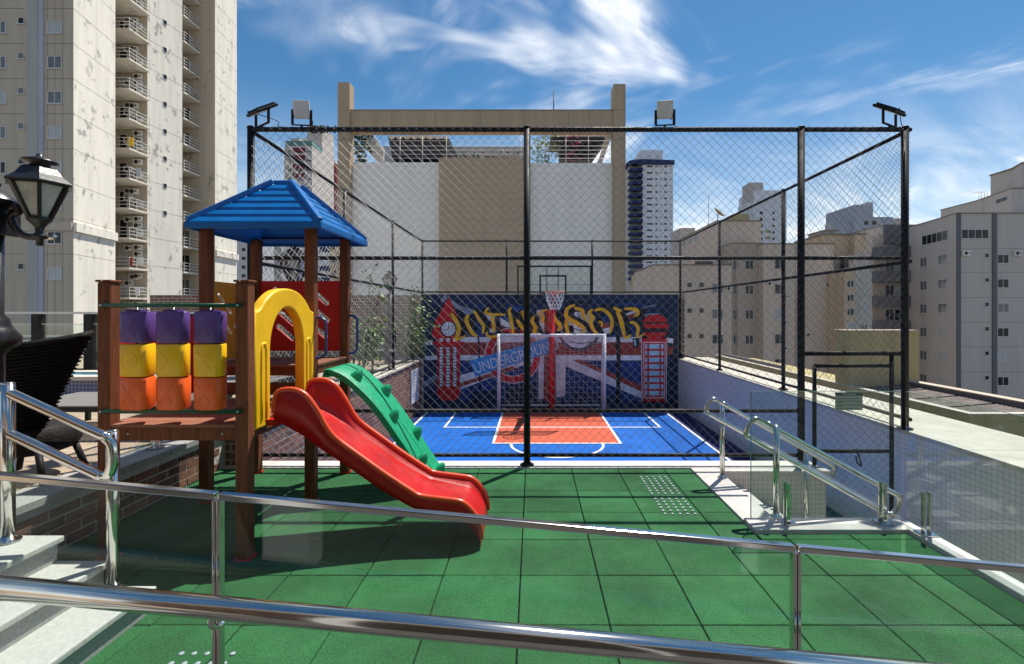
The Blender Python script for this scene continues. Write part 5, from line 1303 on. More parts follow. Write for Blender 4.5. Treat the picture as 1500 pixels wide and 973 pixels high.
# pilaster and joints on the shaded front
MB().box(PX(37, 39.2), PX(52, 39.2), 39.36, 39.499, GZ, TOP).build('pilaster', M['b_grey_white'], tw)
MB().box(PX(52, 39.3)+.003, PX(63, 39.4), 39.40, 39.499, GZ, TOP).build('pilaster', M['b_bluegrey'], tw)
jb = MB()
for k in range(-6, 8):
    z = zw0 + ST*k + 1.55
    jb.box(-66, PX(36, 39.5), 39.488, 39.4995, z-.02, z+.02); jb.box(PX(64, 39.5), -37.21, 39.488, 39.4995, z-.02, z+.02)
for px__ in (69.5, 80.5, 92): 
    x = PX(px__, 39.5); jb.box(x-.012, x+.012, 39.488, 39.4994, GZ, TOP)
jb.build('joints', M['joint'], tw, kind='stuff')
for k in range(-6, 4):
    z = zw0 + ST*k
    window(tw, A0, A1, upx(A0, A1, 80.5), z+.03, 1.16, 1.0, random.choice(['light', 'light', 'mid', 'dark', 'mid']))
    window(tw, A0, A1, upx(A0, A1, 31.3), z+.55, .5, .5, random.choice(['dark', 'dark', 'mid']), 1)
    window(tw, A0, A1, upx(A0, A1, 1.0), z+.03, .9, .98, random.choice(['light', 'dark', 'mid']), 2)
# ledges on the sunlit sides
zl = PZ(334, 40)
def strip(a, b_, z0, z1, out, name, m):
    a = Vector((*a, 0)); b_ = Vector((*b_, 0)); d = (b_-a).normalized(); nn = Vector((d.y, -d.x, 0))
    q = [a+nn*.001, b_+nn*.001, b_+nn*out, a+nn*out]
    MB().prism([(v.x, v.y) for v in q][::-1], z0, z1).build(name, M[m], tw)
strip(A1, A2, zl-.36, zl+.36, .22, 'ledge', 'b_cream'); strip(A0, A1, zl-.34, zl+.34, .2, 'ledge', 'b_tan'); strip(A9, A10, zl-.36, zl+.34, .25, 'ledge', 'b_cream')
j2 = MB()
for a, b_ in ((A1, A2), (A5, A6), (A9, A10), (A8, A9)):
    a = Vector((*a, 0)); b_ = Vector((*b_, 0)); d = (b_-a).normalized(); nn = Vector((d.y, -d.x, 0))
    for k in range(-6, 8):
        z = zw0 + ST*k + 1.55
        q = [a, b_, b_+nn*.01, a+nn*.01]; j2.prism([(v.x, v.y) for v in q][::-1], z-.012, z+.012)
j2.build('joints', M['b_tan'], tw, kind='stuff')
# small bathroom windows on the second sunlit face
for k in range(-6, 7): window(tw, A5, A6, upx(A5, A6, 241.5), PZ(71, 50.8)+ST*k-.1, .42, .5, 'dark', 1, False)
# utility balconies in the two recesses
def balcony(xa, xb, ya, yb, z):
    s = MB().box(xa, xb, ya, yb, z-.16, z).build('balcony', M['b_cream'], tw)
    r = MB()
    for h in (.32, .64, .98): r.bar((xa, ya+.03, z+h), (xb-.02, ya+.03, z+h), .035, .05); r.bar((xb-.03, ya+.05, z+h), (xb-.03, yb, z+h), .035, .05)
    for x in (xa+.05, (xa+xb)/2, xb-.03): r.bar((x, ya+.03, z), (x, ya+.03, z+.98), .045, .045)
    for y in (ya+.9, yb-.05): r.bar((xb-.03, y, z), (xb-.03, y, z+.98), .045, .045)
    r.build('balcony_rail', M['rail_white'], s)
    return s
zb0_ = PZ(44.5, 46.7)
for k in range(-10, 6):
    z = zb0_ + ST*k*1.0
    s = balcony(-41.75, -38.3, 46.3, 48.86, z)
    # door and air conditioners on the shaded wall facing the viewer
    p0, p1 = (-41.8, 48.9), (-38.66, 48.9)
    window(tw, p0, p1, upx(p0, p1, 181), z+1.15, .8, 2.1, 'dark' if random.random() < .7 else 'light', 1, False)
    for q in random.sample([(190, 2.15), (203, 2.2), (203, 1.55), (189.5, 1.5), (204, .85), (197, 2.1)], random.choice([3, 4, 4])):
        ac_unit(tw, p0, p1, upx(p0, p1, q[0])+.1, z+q[1], .95)
    zz2 = PZ(64, 54.6) + ST*k
    balcony(-41.55, -38.55, 53.9, 56.56, zz2)
    p0, p1 = (-41.6, 56.6), (A9[0], 56.6)
    if random.random() < .7: window(tw, p0, p1, upx(p0, p1, 271), zz2+1.2, 1.2, 1.9, random.choice(['mid', 'light', 'dark']), 2, False)

for px__, k_, m_, w_ in ((187, -4, 'yellow', .55), (189, -8, 'm_brick', .35), (202, -8, 'b_white', .5), (200, -5, 'b_bluegrey', .4), (198, -9, 'b_white', .45)):
    z = zb0_ + ST*k_; x = PX(px__, 46.4)
    MB().add([(x, 46.36, z+.95), (x+w_, 46.36, z+.95), (x+w_*.97, 46.33, z+.15), (x+.03, 46.34, z+.2), (x, 46.42, z+.96), (x+w_, 46.42, z+.96), (x+w_*.97, 46.39, z+.16), (x+.03, 46.40, z+.21)], [(0,1,2,3),(7,6,5,4),(0,4,5,1),(1,5,6,2),(2,6,7,3),(3,7,4,0)]).build('drying_cloth', M[m_], tw)

# --- tan framed building in the middle
cb = thing('roof_terrace_building', 'tan framed building with white wall panels and an open roof terrace', 'building', (-3, 31, GZ))
D = 30.0
xa, xb_p = PX(494.5, D), PX(916.5, D)
MB().box(xa, PX(512, D), D, D+.75, GZ, PZ(120.5, D)).build('pillar', M['b_brown'], cb); MB().box(PX(899, D), xb_p, D, D+1.1, GZ, PZ(123, D)).build('pillar', M['b_brown'], cb)
zt, zu = PZ(160.5, D), PZ(192, D)
MB().box(PX(512, D)+.003, PX(899, D)-.003, D+.15, D+.7, zu, zt).build('beam', M['b_brown'], cb)
MB().box(PX(512, D)+.003, PX(899, D)-.003, D+.12, D+.73, zt+.002, zt+.05).build('beam_cap', M['joint'], cb)
jt = MB()
for px__ in (573, 637, 703, 767, 833, 864):
    x = PX(px__, D); jt.box(x-.012, x+.012, D+.14, D+.149, zu, zt)
for xx0, xx1 in ((xa, PX(512, D)), (PX(899, D), xb_p)):
    for z in (10.6, 12.3, 14.1): jt.box(xx0, xx1, D-.008, D-.001, z-.012, z+.012)
jt.build('joints', M['joint'], cb, kind='stuff')
MB().box(PX(512, D)+.003, PX(642, D), D+.5, D+1.2, GZ, PZ(238, D+.5)).build('wall_panel', M['b_white_sheet'], cb)
MB().box(PX(775, D), PX(899, D)-.003, D+.5, D+1.2, GZ, PZ(239, D+.5)).build('wall_panel', M['b_white_sheet'], cb)
MB().box(PX(642, D)+.003, PX(775, D)-.003, D+.2, D+1.3, GZ, PZ(231, D+.2)).build('wall_panel', M['b_brown_sheet'], cb)
MB().box(xa, xb_p, D+1.31, D+12, GZ, 10.2).build('building_core', M['b_tan'], cb)
rb_ = MB()
for y_ in (198, 206.5, 214, 220, 226, 232): rb_.cyl((PX(520, D+.9), D+.9, PZ(y_, D+.9)), (PX(896, D+.9), D+.9, PZ(y_, D+.9)), .012, 4)
for x_ in (586, 619, 654, 763, 797, 829, 862): rb_.cyl((PX(x_, D+.9), D+.9, 10.5), (PX(x_, D+.9), D+.9, zu), .022, 5)
rb_.build('safety_wires', M['rail_white'], cb, kind='stuff')
# left recess: leaning white panel, navy awning, slatted right roof
MB().add([(PX(534, D+3), D+3, PZ(197, D+3)), (PX(546, D+3), D+3, PZ(197, D+3)), (PX(562, D+3), D+3, PZ(219, D+3)), (PX(560, D+3), D+3, PZ(240, D+3)), (PX(555, D+3), D+3, PZ(240, D+3)), (PX(535, D+3), D+3, PZ(216, D+3)),
          (PX(534, D+3), D+3.3, PZ(197, D+3)), (PX(546, D+3), D+3.3, PZ(197, D+3)), (PX(562, D+3), D+3.3, PZ(219, D+3)), (PX(560, D+3), D+3.3, PZ(240, D+3)), (PX(555, D+3), D+3.3, PZ(240, D+3)), (PX(535, D+3), D+3.3, PZ(216, D+3))],
         [(0,1,2,3,4,5), (11,10,9,8,7,6)] + [(i, (i+1) % 6, 6+(i+1) % 6, 6+i) for i in range(6)]).build('leaning_wall', M['b_white'], cb)
MB().box(PX(561, D+5), PX(585, D+5), D+5, D+5.4, 10.2, PZ(214, D+5)).build('roof_wall', M['b_bluegrey'], cb)
MB().box(PX(655, D+6), PX(772, D+6), D+6, D+6.5, 10.2, PZ(215, D+6)).build('roof_wall', M['b_grey_white'], cb)
aw = MB(); ad = D+2.5
cx_ = PX(619, ad); w_ = (PX(664, ad)-PX(577, ad))/2
zr_, zt_, zc_ = PZ(240, ad), PZ(209, ad), PZ(199, ad)
ringb = [(cx_-w_*.86, ad-1, zr_), (cx_+w_*.86, ad-1, zr_), (cx_+w_*.86, ad+2, zr_), (cx_-w_*.86, ad+2, zr_)]
ringm = [(cx_-w_, ad-1.1, zt_), (cx_+w_, ad-1.1, zt_-.15), (cx_+w_, ad+2.2, zt_-.15), (cx_-w_, ad+2.2, zt_)]
aw.add(ringb+ringm+[(cx_, ad+.5, zc_+.25)], [(0,1,5,4),(1,2,6,5),(2,3,7,6),(3,0,4,7),(4,5,8),(5,6,8),(6,7,8),(7,4,8)])
awo = aw.build('awning', M['tent'], cb)
for q in range(8): 
    x0_, x1_ = cx_-w_+2*w_*q/8+.02, cx_-w_+2*w_*(q+1)/8-.02
    MB().add([(x0_, ad-1.13, zt_+.02), (x1_, ad-1.13, zt_+.02), (x1_-.05, ad-1.14, zt_-.12), ((x0_+x1_)/2, ad-1.14, zt_-.20), (x0_+.05, ad-1.14, zt_-.12)], [(0,1,2,3,4)]).build('valance', M['b_white'], awo)
slx0, slx1 = PX(822, D+2), PX(889, D+2)
for i, y_ in enumerate((199, 204, 209.5, 215, 221, 227, 233)):
    MB().box(PX(806+ (0 if i < 2 else 14), D+2)+.0, slx1-.16*i, D+1.8, D+4.5-.2*i, PZ(y_+2.6, D+2), PZ(y_, D+2)).build('roof_slat', M['tent'] if i else M['b_white'], cb)
MB().bar((PX(893, D+2), D+2, PZ(198, D+2)), (PX(878, D+2), D+2, PZ(240, D+2)), .12, .3).build('roof_brace', M['b_grey_white'], cb)
MB().cyl((PX(811, D+2), D+2.0, zt-1), (PX(811, D+2), D+2.0, PZ(133, D+2)), .035, 6).build('antenna', M['black_steel'], cb)
shrub('conifer', 'dark conifer standing behind the left pillar of the tan building', (PX(527, D+2.2), D+2.2, 10.2), [[(PX(527, D+2.2), D+2.2, 11.5), (PX(527, D+2.2), D+2.2, PZ(198, D+2.2))]], 420, .35, 'leaf_dark', .55)
shrub('flowering_shrub', 'yellow green and pink flowering shrub on the roof terrace', (PX(795, D+2.0), D+1.8, 10.2), [[(PX(790, D+2), D+1.8, 11.0), (PX(786, D+2), D+1.8, PZ(210, D+2))], [(PX(800, D+2), D+1.8, 11), (PX(806, D+2), D+1.8, PZ(206, D+2))], [(PX(797, D+2), D+1.8, 11), (PX(798, D+2), D+1.8, PZ(208, D+2))]], 170, .24, 'leaf', .75)
shrub('flowering_shrub', 'small pink flowering plant among the roof slats', (PX(838, D+1.6), D+1.5, 10.2), [[(PX(838, D+2), D+1.5, 11.0), (PX(837, D+2), D+1.5, PZ(207, D+2))]], 90, .22, 'flower', .5)
shrub('hedge', 'clipped dark hedge on the roof above the brown wall panel', (PX(715, D+2.2), D+2, 10.2), [[(PX(690+12*i, D+2), D+2, 10.9), (PX(680+14*i, D+2), D+2, PZ(229, D+2))] for i in range(6)], 60, .3, 'leaf_dark', .4)

def simple(name, label, loc, cat='building'): return thing(name, label, cat, loc)
# generic far block: front face pixels x0..x1 at depth d, side going back, top pixel y
def block(bld, x0, x1, d, ytop, m, dep=12, z0=GZ, cap=None, name='wall'):
    X0, X1 = PX(x0, d), PX(x1, d); poly = [(X0, d), (X1, d), (X1, d+dep), (X0, d+dep)]
    body(bld, poly, z0, PZ(ytop, d), m, name, cap); return poly
def grid(bld, p0, p1, cols, y0, dy, n, d, w, h, styles=('dark','mid'), panes=2, parts=False, frame='w_frame'):
    for r in range(n):
        for c in cols:
            cc = c if isinstance(c, tuple) else (c, w, h, 0)
            window(bld, p0, p1, upx(p0, p1, cc[0]), PZ(y0+dy*r+cc[3], d), cc[1], cc[2], random.choice(styles), panes, False, frame, parts)

# --- grey tower with maroon strips, between the cream tower and the tan building
gt_ = simple('apartment_tower', 'grey apartment tower with maroon strips and rooftop sign', (-80, 150, GZ)); d = 150
p = block(gt_, 417, 457, d, 214, 'b_warm_grey', 8)
MB().box(PX(417, d), PX(457, d), d+.3, d+7, PZ(214, d), PZ(206, d)).build('penthouse', M['w_green'], gt_)
q0, q1 = p[1], (PX(467.5, 160), 160.0)
body(gt_, [(p[1][0]+.02, d+.05), (q1[0], 160), (q1[0]-12, 161), (p[1][0]-2, d+8.1)], GZ, PZ(212, d), 'b_cream')
grid(gt_, p[0], p[1], [(440, 2.4, 1.3, 0), (450, .8, .8, 0), (454, .8, .8, 0), (424, 1.0, 1.0, 0)], 222, 13.4, 15, d, 2, 1.2, ('dark', 'mid'))
for y_ in (217, 228, 241, 254): MB().box(PX(430, d), PX(447, d), d-.35, d-.005, PZ(y_+6.5, d), PZ(y_, d)).build('maroon_band', M['b_maroon'], gt_)
grid(gt_, (p[1][0]+.02, d+.05), q1, [(463, 1.6, 1.4, 0)], 228, 11.4, 15, 155, 1.6, 1.2, ('dark',))
p2 = block(gt_, 450, 472, 172, 184, 'b_warm_grey', 10)
sx1 = (PX(480, 184), 184.0)
body(gt_, [(p2[1][0]+.02, 172.05), sx1, (sx1[0]-14, 185), (p2[1][0]-2, 183)], GZ, PZ(184, 172), 'b_cream')
text(gt_, 'GEN', 4.0, (PX(451.5, 172), 171.9, PZ(195.5, 172)), 0, M['m_black'], 'sign_letters', .05, sx=1.25)
MB().box(PX(469, 180), PX(482, 180), 186, 190, GZ, PZ(232, 180)).build('maroon_wing', M['b_maroon'], gt_)
p3 = block(gt_, 481, 492, 192, 236, 'b_cream', 14); grid(gt_, p3[0], p3[1], [(487, 1.8, 1.3, 0)], 245, 10, 17, 192, 1.8, 1.2, ('dark',))
MB().box(PX(421, d), PX(434, d), d+2, d+5, PZ(208, d), PZ(199, d)).build('roof_tank', M['b_warm_grey'], gt_)
lb = simple('apartment_block', 'white and grey apartment block with navy windows seen under the blue roof', (-50, 110, GZ)); d = 110
p = block(lb, 366, 377, d, 346, 'b_bluegrey', 10); grid(lb, p[0], p[1], [(371, 1.3, .9, 0)], 354, 12, 9, d, 1.3, .9, ('dark',))
block(lb, 377.2, 398, d+.5, 344, 'b_white', 10); block(lb, 398.2, 412, d+1, 346, 'b_grey_white', 10); block(lb, 412.2, 428, d+.6, 350, 'b_white', 10)
p = block(lb, 428.2, 483, d+.3, 348, 'b_cool', 10)
for y_ in (362, 390, 407, 424): MB().box(PX(468, d), PX(482.5, d), d-.2, d+.28, PZ(y_+7, d), PZ(y_, d)).build('navy_balcony', M['b_navy'], lb)
p = block(lb, 483.2, 496, d, 345, 'b_orange', 10); grid(lb, p[0], p[1], [(489, 1.2, 1.2, 0)], 362, 19, 5, d, 1.2, 1.2, ('dark',), 1)
ls = simple('apartment_block', 'narrow pale grey slab with a column of tiny dark windows right of the cream tower', (-60, 100, GZ)); d = 96
p = block(ls, 340, 362, d, 350, 'b_bluegrey', 10); grid(ls, p[0], p[1], [(357, .9, .8, 0)], 353, 12.8, 9, d, .9, .8, ('dark',), 1)

# --- white tower with navy balconies
nt2 = simple('apartment_tower', 'tall white tower with curved navy balconies and flat top box', (50, 200, GZ)); d = 200
p = block(nt2, 941, 986, d, 240, 'b_cool', 14)
block(nt2, 921.5, 940.8, d+2.5, 241, 'b_warm_grey', 11)
block(nt2, 937, 971, d+3, 220, 'b_cool', 9, PZ(240, d))
MB().prism([(PX(919.5, d), d+3), (PX(922, d), d), (PX(928, d), d-1.6), (PX(940, d), d-2.2), (PX(987.5, d), d-.8), (PX(987.5, d), d+6), (PX(920, d), d+8)], PZ(241.5, d), PZ(235.5, d)).build('roof_band', M['b_navy'], nt2)
for k in range(18):
    y_ = 247.5+9.35*k
    MB().prism([(PX(921, d), d+2.4), (PX(923, d), d-.2), (PX(930, d), d-1.5), (PX(940.5, d), d-1.8), (PX(940.8, d), d+2.4)], PZ(y_+4.0, d), PZ(y_, d)).build('balcony', M['b_navy'], nt2)
    MB().box(PX(924, d), PX(937, d), d+2.2, d+2.49, PZ(y_-.8, d), PZ(y_-4.6, d)).build('balcony_window', M['w_green'], nt2)
grid(nt2, p[0], p[1], [(951.5, 2.4, .75, 0), (961.5, 1.0, .8, 0), (968, .5, .6, 0), (975, 1.1, .9, 0), (982.5, .6, .6, 0)], 244, 9.35, 17, d, 1, 1, ('dark', 'dark', 'mid'), 2)
# --- white tower behind the beige block
wt = simple('apartment_tower', 'white tower with stepped top and yellow panels behind the beige block', (80, 170, GZ)); d = 170
p = block(wt, 1104, 1152, d, 279, 'b_cool', 12); block(wt, 1097, 1103.8, d+1, 294, 'b_cool', 9); block(wt, 1098, 1118, d+.4, 267.5, 'b_warm_grey', 6, PZ(295, d))
grid(wt, p[0], p[1], [(1115, 1.1, 1.1, 0), (1133, .9, .9, 0)], 312, 9.5, 7, d, 1, 1, ('dark',), 1)
for y_ in (337.5, 346.5): MB().box(PX(1121, d), PX(1129.5, d), d-.05, d-.004, PZ(y_+4, d), PZ(y_, d)).build('yellow_panel', M['b_olive'], wt)
# --- blue grey tower far right
bt_ = simple('apartment_tower', 'blue grey stepped tower seen between fence posts at the right', (75, 120, GZ)); d = 120
p = block(bt_, 1251, 1308, d, 318, 'b_bluegrey', 12); block(bt_, 1251.2, 1279, d+.2, 300, 'b_bluegrey', 11.6, PZ(320, d)); block(bt_, 1271, 1278.6, d+2, 296, 'b_bluegrey', 3, PZ(301, d)); block(bt_, 1241.5, 1250.8, d+1, 323, 'b_bluegrey', 9); block(bt_, 1308.2, 1324, d+.4, 320, 'b_warm_grey', 10)
grid(bt_, p[0], p[1], [(1268.5, 1.2, 1.1, 0), (1280.5, 1.2, 1.1, 0)], 326.5, 11.7, 9, d, 1, 1, ('dark',), 1)

# --- beige block right of centre
bb_ = simple('apartment_block', 'large beige apartment block with barred windows behind the right side of the court', (18, 55, GZ)); d = 54.0
p = block(bb_, 957, 1072, d, 389, 'b_beige', 10, cap=.12)
grid(bb_, p[0], p[1], [(1010, .5, .5, 0), (1027.5, .5, .5, 0)], 417.5, 37.5, 5, d, .5, .5, ('dark',), 1, True, 'w_frame_dark')
grid(bb_, p[0], p[1], [(1051, 1.25, 1.05, 0)], 422.5, 37.3, 5, d, 1.2, 1, ('dark', 'mid'), 2, True)
MB().box(PX(1018, d), PX(1044, d), d-.03, d-.003, PZ(387.5, d), PZ(383, d)).build('vent_strip', M['w_dark'], bb_)
pm1 = block(bb_, 1072.3, 1118, d+.7, 357, 'b_beige_dark', 9, cap=.1)
grid(bb_, pm1[0], pm1[1], [(1077.5, .55, 1.05, 0), (1097.5, .95, 1.05, 0)], 388, 36.5, 5, d+.7, 1, 1, ('dark', 'dark', 'mid', 'light'), 2, True)
pm2 = block(bb_, 1118.3, 1221, d-.5, 358, 'b_beige', 10, cap=.12)
grid(bb_, pm2[0], pm2[1], [(1142.5, 1.2, 1.1, 0)], 387, 36.5, 5, d-.5, 1, 1, ('dark', 'dark', 'mid', 'light'), 2, True)
for x_, y_ in ((1127, 416), (1149, 435), (1211, 418), (1149, 472), (1149, 510), (1183, 490), (1067, 423)): ac_unit(bb_, pm2[0] if x_ > 1100 else p[0], pm2[1] if x_ > 1100 else p[1], upx(pm2[0] if x_ > 1100 else p[0], pm2[1] if x_ > 1100 else p[1], x_), PZ(y_, d), .75)
dp = MB()
for x_ in (1086, 1166, 1169): dp.cyl((PX(x_, d-.6), d-.6 if x_ > 1100 else d+.6, GZ), (PX(x_, d-.6), d-.6 if x_ > 1100 else d+.6, PZ(362, d)), .05, 6)
dp.build('drain_pipes', M['b_beige_dark'], bb_, kind='stuff')
block(bb_, 1221.3, 1236, d+.4, 375, 'b_beige_dark', 9)
U0 = (PX(1050, 57.5), 57.5); U1 = (PX(1115, 57.5), 57.5)
UL = (PX(996, 72), 72.0)
body(bb_, [UL, U0, U1, (U1[0]+3, 72)], PZ(395, 57.5), PZ(324.5, 57.5), 'b_beige', 'upper_storey', .12)
grid(bb_, UL, U0, [(1003, 1.4, .9, 0), (1012, 1.2, .9, 0), (1020, 1.2, .9, 0)], 352, 40, 1, 67, 1, 1, ('dark', 'mid'), 2, True)
block(bb_, 996, 1018, 76, 334, 'b_warm_grey', 5, 0)
MB().box(PX(1074, 59), PX(1098, 59), 59, 61.5, PZ(325, 58), PZ(313.5, 59)).build('rooftop_tank', M['b_olive'], bb_)
MB().cyl((PX(1038, 60), 60, PZ(335, 60)), (PX(1038, 60), 60, PZ(275, 60)), .04, 6).build('antenna', M['rail_white'], bb_)
dc = P(1052, 313, 59.5); dn = Vector((.62, -.30, .72)).normalized()
dish = MB().lathe([(0, 0), (.35, .04), (.6, .13), (.78, .26), (.80, .27), (.6, .10), (.3, .01), (0, -.03)], dc, 22, axis=dn)
dish.cyl(dc, dc+dn*.5, .025, 6); dish.cyl(dc, dc+Vector((0, .3, -1.2)), .06, 8); dish.build('satellite_dish', M['b_olive'], bb_)
# lower ochre wing left of the beige block
Wl0, Wl1 = (PX(925, 68), 68.0), (PX(956.5, 54.3), 54.3)
body(bb_, [Wl0, Wl1, (Wl1[0]+4, 60), (Wl0[0]+6, 70)], GZ, PZ(391, 54.3), 'b_orange', 'side_wing', .12)
grid(bb_, Wl0, Wl1, [(930, 2.2, 1.4, 0), (940, 2.2, 1.4, 0), (949.5, 2.2, 1.4, 0)], 424, 40, 2, 60, 1, 1, ('dark', 'mid'), 2, True)
dr = MB().box(PX(1182, 60), PX(1217, 60), 52.8, 53.45, PZ(396, 53.5), PZ(380, 53.5)).build('louvre_band', M['w_dark'], bb_)
for k in range(5): MB().box(PX(1182, 60), PX(1216, 60), 52.72, 52.78, PZ(382+2.9*k, 53), PZ(381+2.9*k, 53)).build('louvre_slat', M['w_frame_dark'], bb_)

# --- ochre narrow block
ob = simple('apartment_block', 'narrow ochre block with a roof tank between the beige and grey buildings', (32, 50, GZ)); d = 50.5
p = block(ob, 1236.3, 1252, d, 398, 'b_orange', 8); grid(ob, p[0], p[1], [(1245.5, .75, .75, 0)], 416, 20.5, 4, d, 1, 1, ('dark', 'dark', 'mid', 'light'), 2, True)
block(ob, 1252.3, 1268, d+3, 344, 'b_orange', 6, cap=.2); block(ob, 1207, 1252, d+4, 345, 'b_orange', 6, cap=.2)
block(ob, 1206, 1226, d+5, 339, 'concrete', 3, PZ(348, 55), cap=.15); block(ob, 1215, 1220.5, d+6, 326, 'b_bluegrey', .5, PZ(340, 56))
block(ob, 1178, 1206, d+8, 352, 'concrete', 5); 
p = block(ob, 1252.4, 1277, d+1.2, 372, 'b_warm_grey', 1.5); grid(ob, p[0], p[1], [(1265.5, .8, .9, 0)], 396, 28.4, 4, d+1.2, 1, 1, ('dark', 'mid', 'light'), 2, True)
# --- warm grey apartment building at the right edge
rg = simple('apartment_building', 'warm grey apartment building with dark vertical bands at the right edge', (55, 57, GZ)); d = 57.0
E0, E1, E2 = (PX(1348.5, 64), 64.0), (PX(1401.5, d), d), (PX(1560, d), d)
zt_ = PZ(313, d)
body(rg, [E0, E1, E2, (E2[0], 75), (E0[0], 75)], GZ, zt_, 'b_warm_grey', cap=.1)
for x0_, x1_ in ((1400.5, 1406.5), (1453, 1459.5)): MB().box(PX(x0_, d), PX(x1_, d), d-.12, d-.004, GZ, zt_-.02).build('dark_band', M['b_dark_grey'], rg)
jj = MB()
for y_ in (364.5, 399, 436, 472, 508, 545): jj.box(PX(1407, d), PX(1560, d), d-.012, d-.002, PZ(y_, d)-.02, PZ(y_, d)+.02)
jj.build('joints', M['joint'], rg, kind='stuff')
window(rg, E1, E2, upx(E1, E2, 1428), PZ(343, d), 3.2, 1.1, 'dark', 4, True)
window(rg, E0, E1, upx(E0, E1, 1369), PZ(348.5, 61), 5.2, 1.25, 'dark', 5, True)
for r_ in range(6):
    y_ = 379.5+35.8*r_
    window(rg, E1, E2, upx(E1, E2, 1445.5), PZ(374.5+35.8*r_, d), .5, .5, 'dark', 1, True)
    window(rg, E1, E2, upx(E1, E2, 1469), PZ(y_, d), 1.35, 1.05, wstyle(), 2, True)
    window(rg, E1, E2, upx(E1, E2, 1519), PZ(y_, d), 1.35, 1.05, wstyle(), 2, True)
    window(rg, E0, E1, upx(E0, E1, 1381), PZ(381+35.4*r_, 60), 1.7, 1.15, wstyle(), 2, True)
    window(rg, E0, E1, upx(E0, E1, 1353), PZ(384.5+34*r_, 63.5), 1.5, 1.2, 'mid', 2, True)
for x_ in (1413, 1488): ac_unit(rg, E1, E2, upx(E1, E2, x_), PZ(371.5, d), .95)
# penthouse
Q0, Q1, Q2 = (PX(1432.5, 66), 66.0), (PX(1482, 59.5), 59.5), (PX(1560, 59.5), 59.5)
body(rg, [Q0, Q1, Q2, (Q2[0], 72), (Q0[0], 72)], zt_+.11, PZ(276.5, 59.5), 'b_warm_grey', 'penthouse', .1)
window(rg, Q0, Q1, upx(Q0, Q1, 1467.5), PZ(292.5, 61), 2.2, .6, 'dark', 2, False)
V0, V1, V2 = (PX(1483, 63), 63.0), (PX(1497, 60.5), 60.5), (PX(1560, 60.5), 60.5)
body(rg, [V0, V1, V2, (V2[0], 66), (V0[0], 66)], PZ(276.5, 59.5)+.11, PZ(243.5, 61.5), 'b_warm_grey', 'lift_tower', .2)
lad = MB()
for x_ in (1434, 1438, 1442, 1446): lad.tube([(PX(x_, 64.9), 64.9, PZ(312, 65)), (PX(x_, 64.9), 64.9, PZ(281, 65)), (PX(x_, 65.5), 66.5, PZ(279, 65))], .03, 5)
lad.build('roof_ladder', M['rail_white'], rg)
# dark grey balcony side
F0, F1 = (PX(1277, 66.5), 66.5), (PX(1348, 66.5), 66.5)
body(rg, [(PX(1294, 67.5), 67.5), (PX(1348, 67.5), 67.5), (PX(1348, 67.5), 74), (PX(1294, 67.5), 74)], GZ, PZ(330, 67), 'b_warm_grey', 'balcony_wing', .1)
MB().box(PX(1294, 67.4), PX(1348, 67.4), 67.0, 67.45, PZ(357, 67), PZ(329, 67)).build('dark_cladding', M['b_dark_grey'], rg)
for k in range(7):
    y_ = 362+35.8*k
    MB().box(PX(1284 if k == 0 else 1277, 66.5), PX(1348, 66.5), 65.6, 67.49, PZ(y_+16, 66.5), PZ(y_, 66.5)).build('balcony', M['b_dark_grey'], rg)
    p0_, p1_ = (PX(1294, 67.5), 67.5), (PX(1348, 67.5), 67.5)
    for x_, w2 in ((1303, 1.2), (1318, 1.5), (1338, 1.6)): window(rg, p0_, p1_, upx(p0_, p1_, x_), PZ(y_-8, 67.5), w2, 1.5, random.choice(['dark', 'mid', 'dark', 'light']), 2, False)
MB().box(PX(1278, 68), PX(1293.5, 68), 68, 74, GZ, PZ(345, 68)).build('balcony_wing', M['b_beige'], rg)

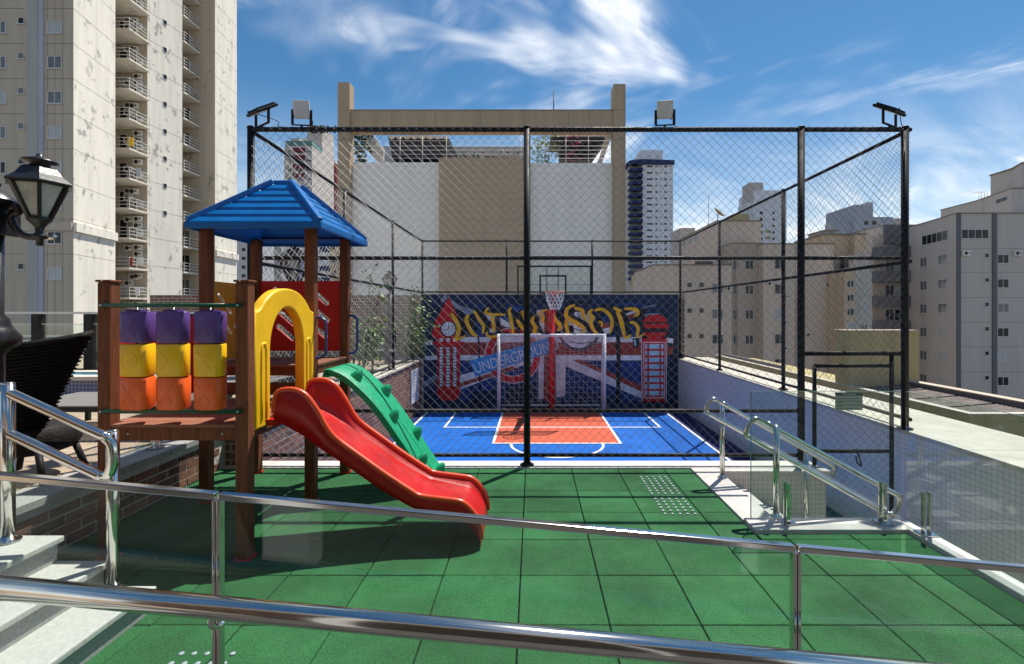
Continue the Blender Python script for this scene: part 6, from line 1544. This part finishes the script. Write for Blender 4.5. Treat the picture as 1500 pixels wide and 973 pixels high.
# --- olive building and weathered roof beside the court
ol = simple('low_building', 'low olive walled building with a weathered sheet roof beside the court', (20, 25, GZ))
wx, yf = 16.45, 18.4; zr = -2.45
MB().box(wx, 19.9, yf, 44, GZ, zr).build('wall', M['b_olive'], ol)
MB().box(wx-.04, wx+.24, yf-.04, 44, zr+.002, zr+.26).build('parapet', M['b_olive'], ol); MB().box(wx+.242, 30, yf-.04, yf+.22, zr+.002, zr+.26).build('parapet', M['b_olive'], ol)
MB().box(wx-.07, wx+.27, yf-.07, 44, zr+.262, zr+.30).build('parapet_coping', M['coping'], ol); MB().box(wx+.272, 30, yf-.07, yf+.25, zr+.262, zr+.30).build('parapet_coping', M['coping'], ol)
cr_ = MB(); xs_ = [wx+.3+.09*i for i in range(130)]
def corr(xa, xb, ya, yb, za, zb):
    n = int((yb-ya)/.09); b = MB(); vs = []
    for i in range(n+1):
        y = ya+(yb-ya)*i/n; dz = .022*math.cos(i*math.pi)
        vs += [(xa, y, za+dz), (xb, y, zb+dz)]
    b.add(vs, [(2*i, 2*i+1, 2*i+3, 2*i+2) for i in range(n)]); return b
MB().box(19.92, 30, yf, 20.4, GZ, zr-.02).build('wall', M['b_olive'], ol)
for i in range(2):
    xa_, xb2 = wx+.35+i*1.4, wx+.35+(i+1)*1.4-.01
    for j in range(4): corr(xa_, xb2+.06, yf+.3+j*1.83, yf+.3+(j+1)*1.83+.05, zr+.06+.11*i+.012*j, zr+.17+.11*i+.012*j).build('roof_sheet', M['roof_tile'], ol)
fw = MB(); fw.box(19.6, 19.9, 18.65, 25.6, zr+.001, zr+.50); fw.build('fire_wall', M['black_steel'] if False else M['b_dark_grey'], ol)
MB().box(19.5, 20.0, 18.6, 25.61, zr+.502, zr+.55).build('fire_wall_coping', M['b_tan'], ol)
MB().box(wx+.01, PX(1346, 25.7), 25.7, 26.6, zr+.001, PZ(485.5, 25.7)).build('upper_block', M['b_olive'], ol); MB().box(wx-.05, PX(1346.5, 25.6), 25.63, 26.7, PZ(485.5, 25.7)+.002, PZ(483.6, 25.7)).build('block_coping', M['b_beige_dark'], ol)
MB().box(wx+.3, wx+.5, 33.2, 43, zr, zr+.5).build('roof_upstand', M['b_dark_grey'], ol)
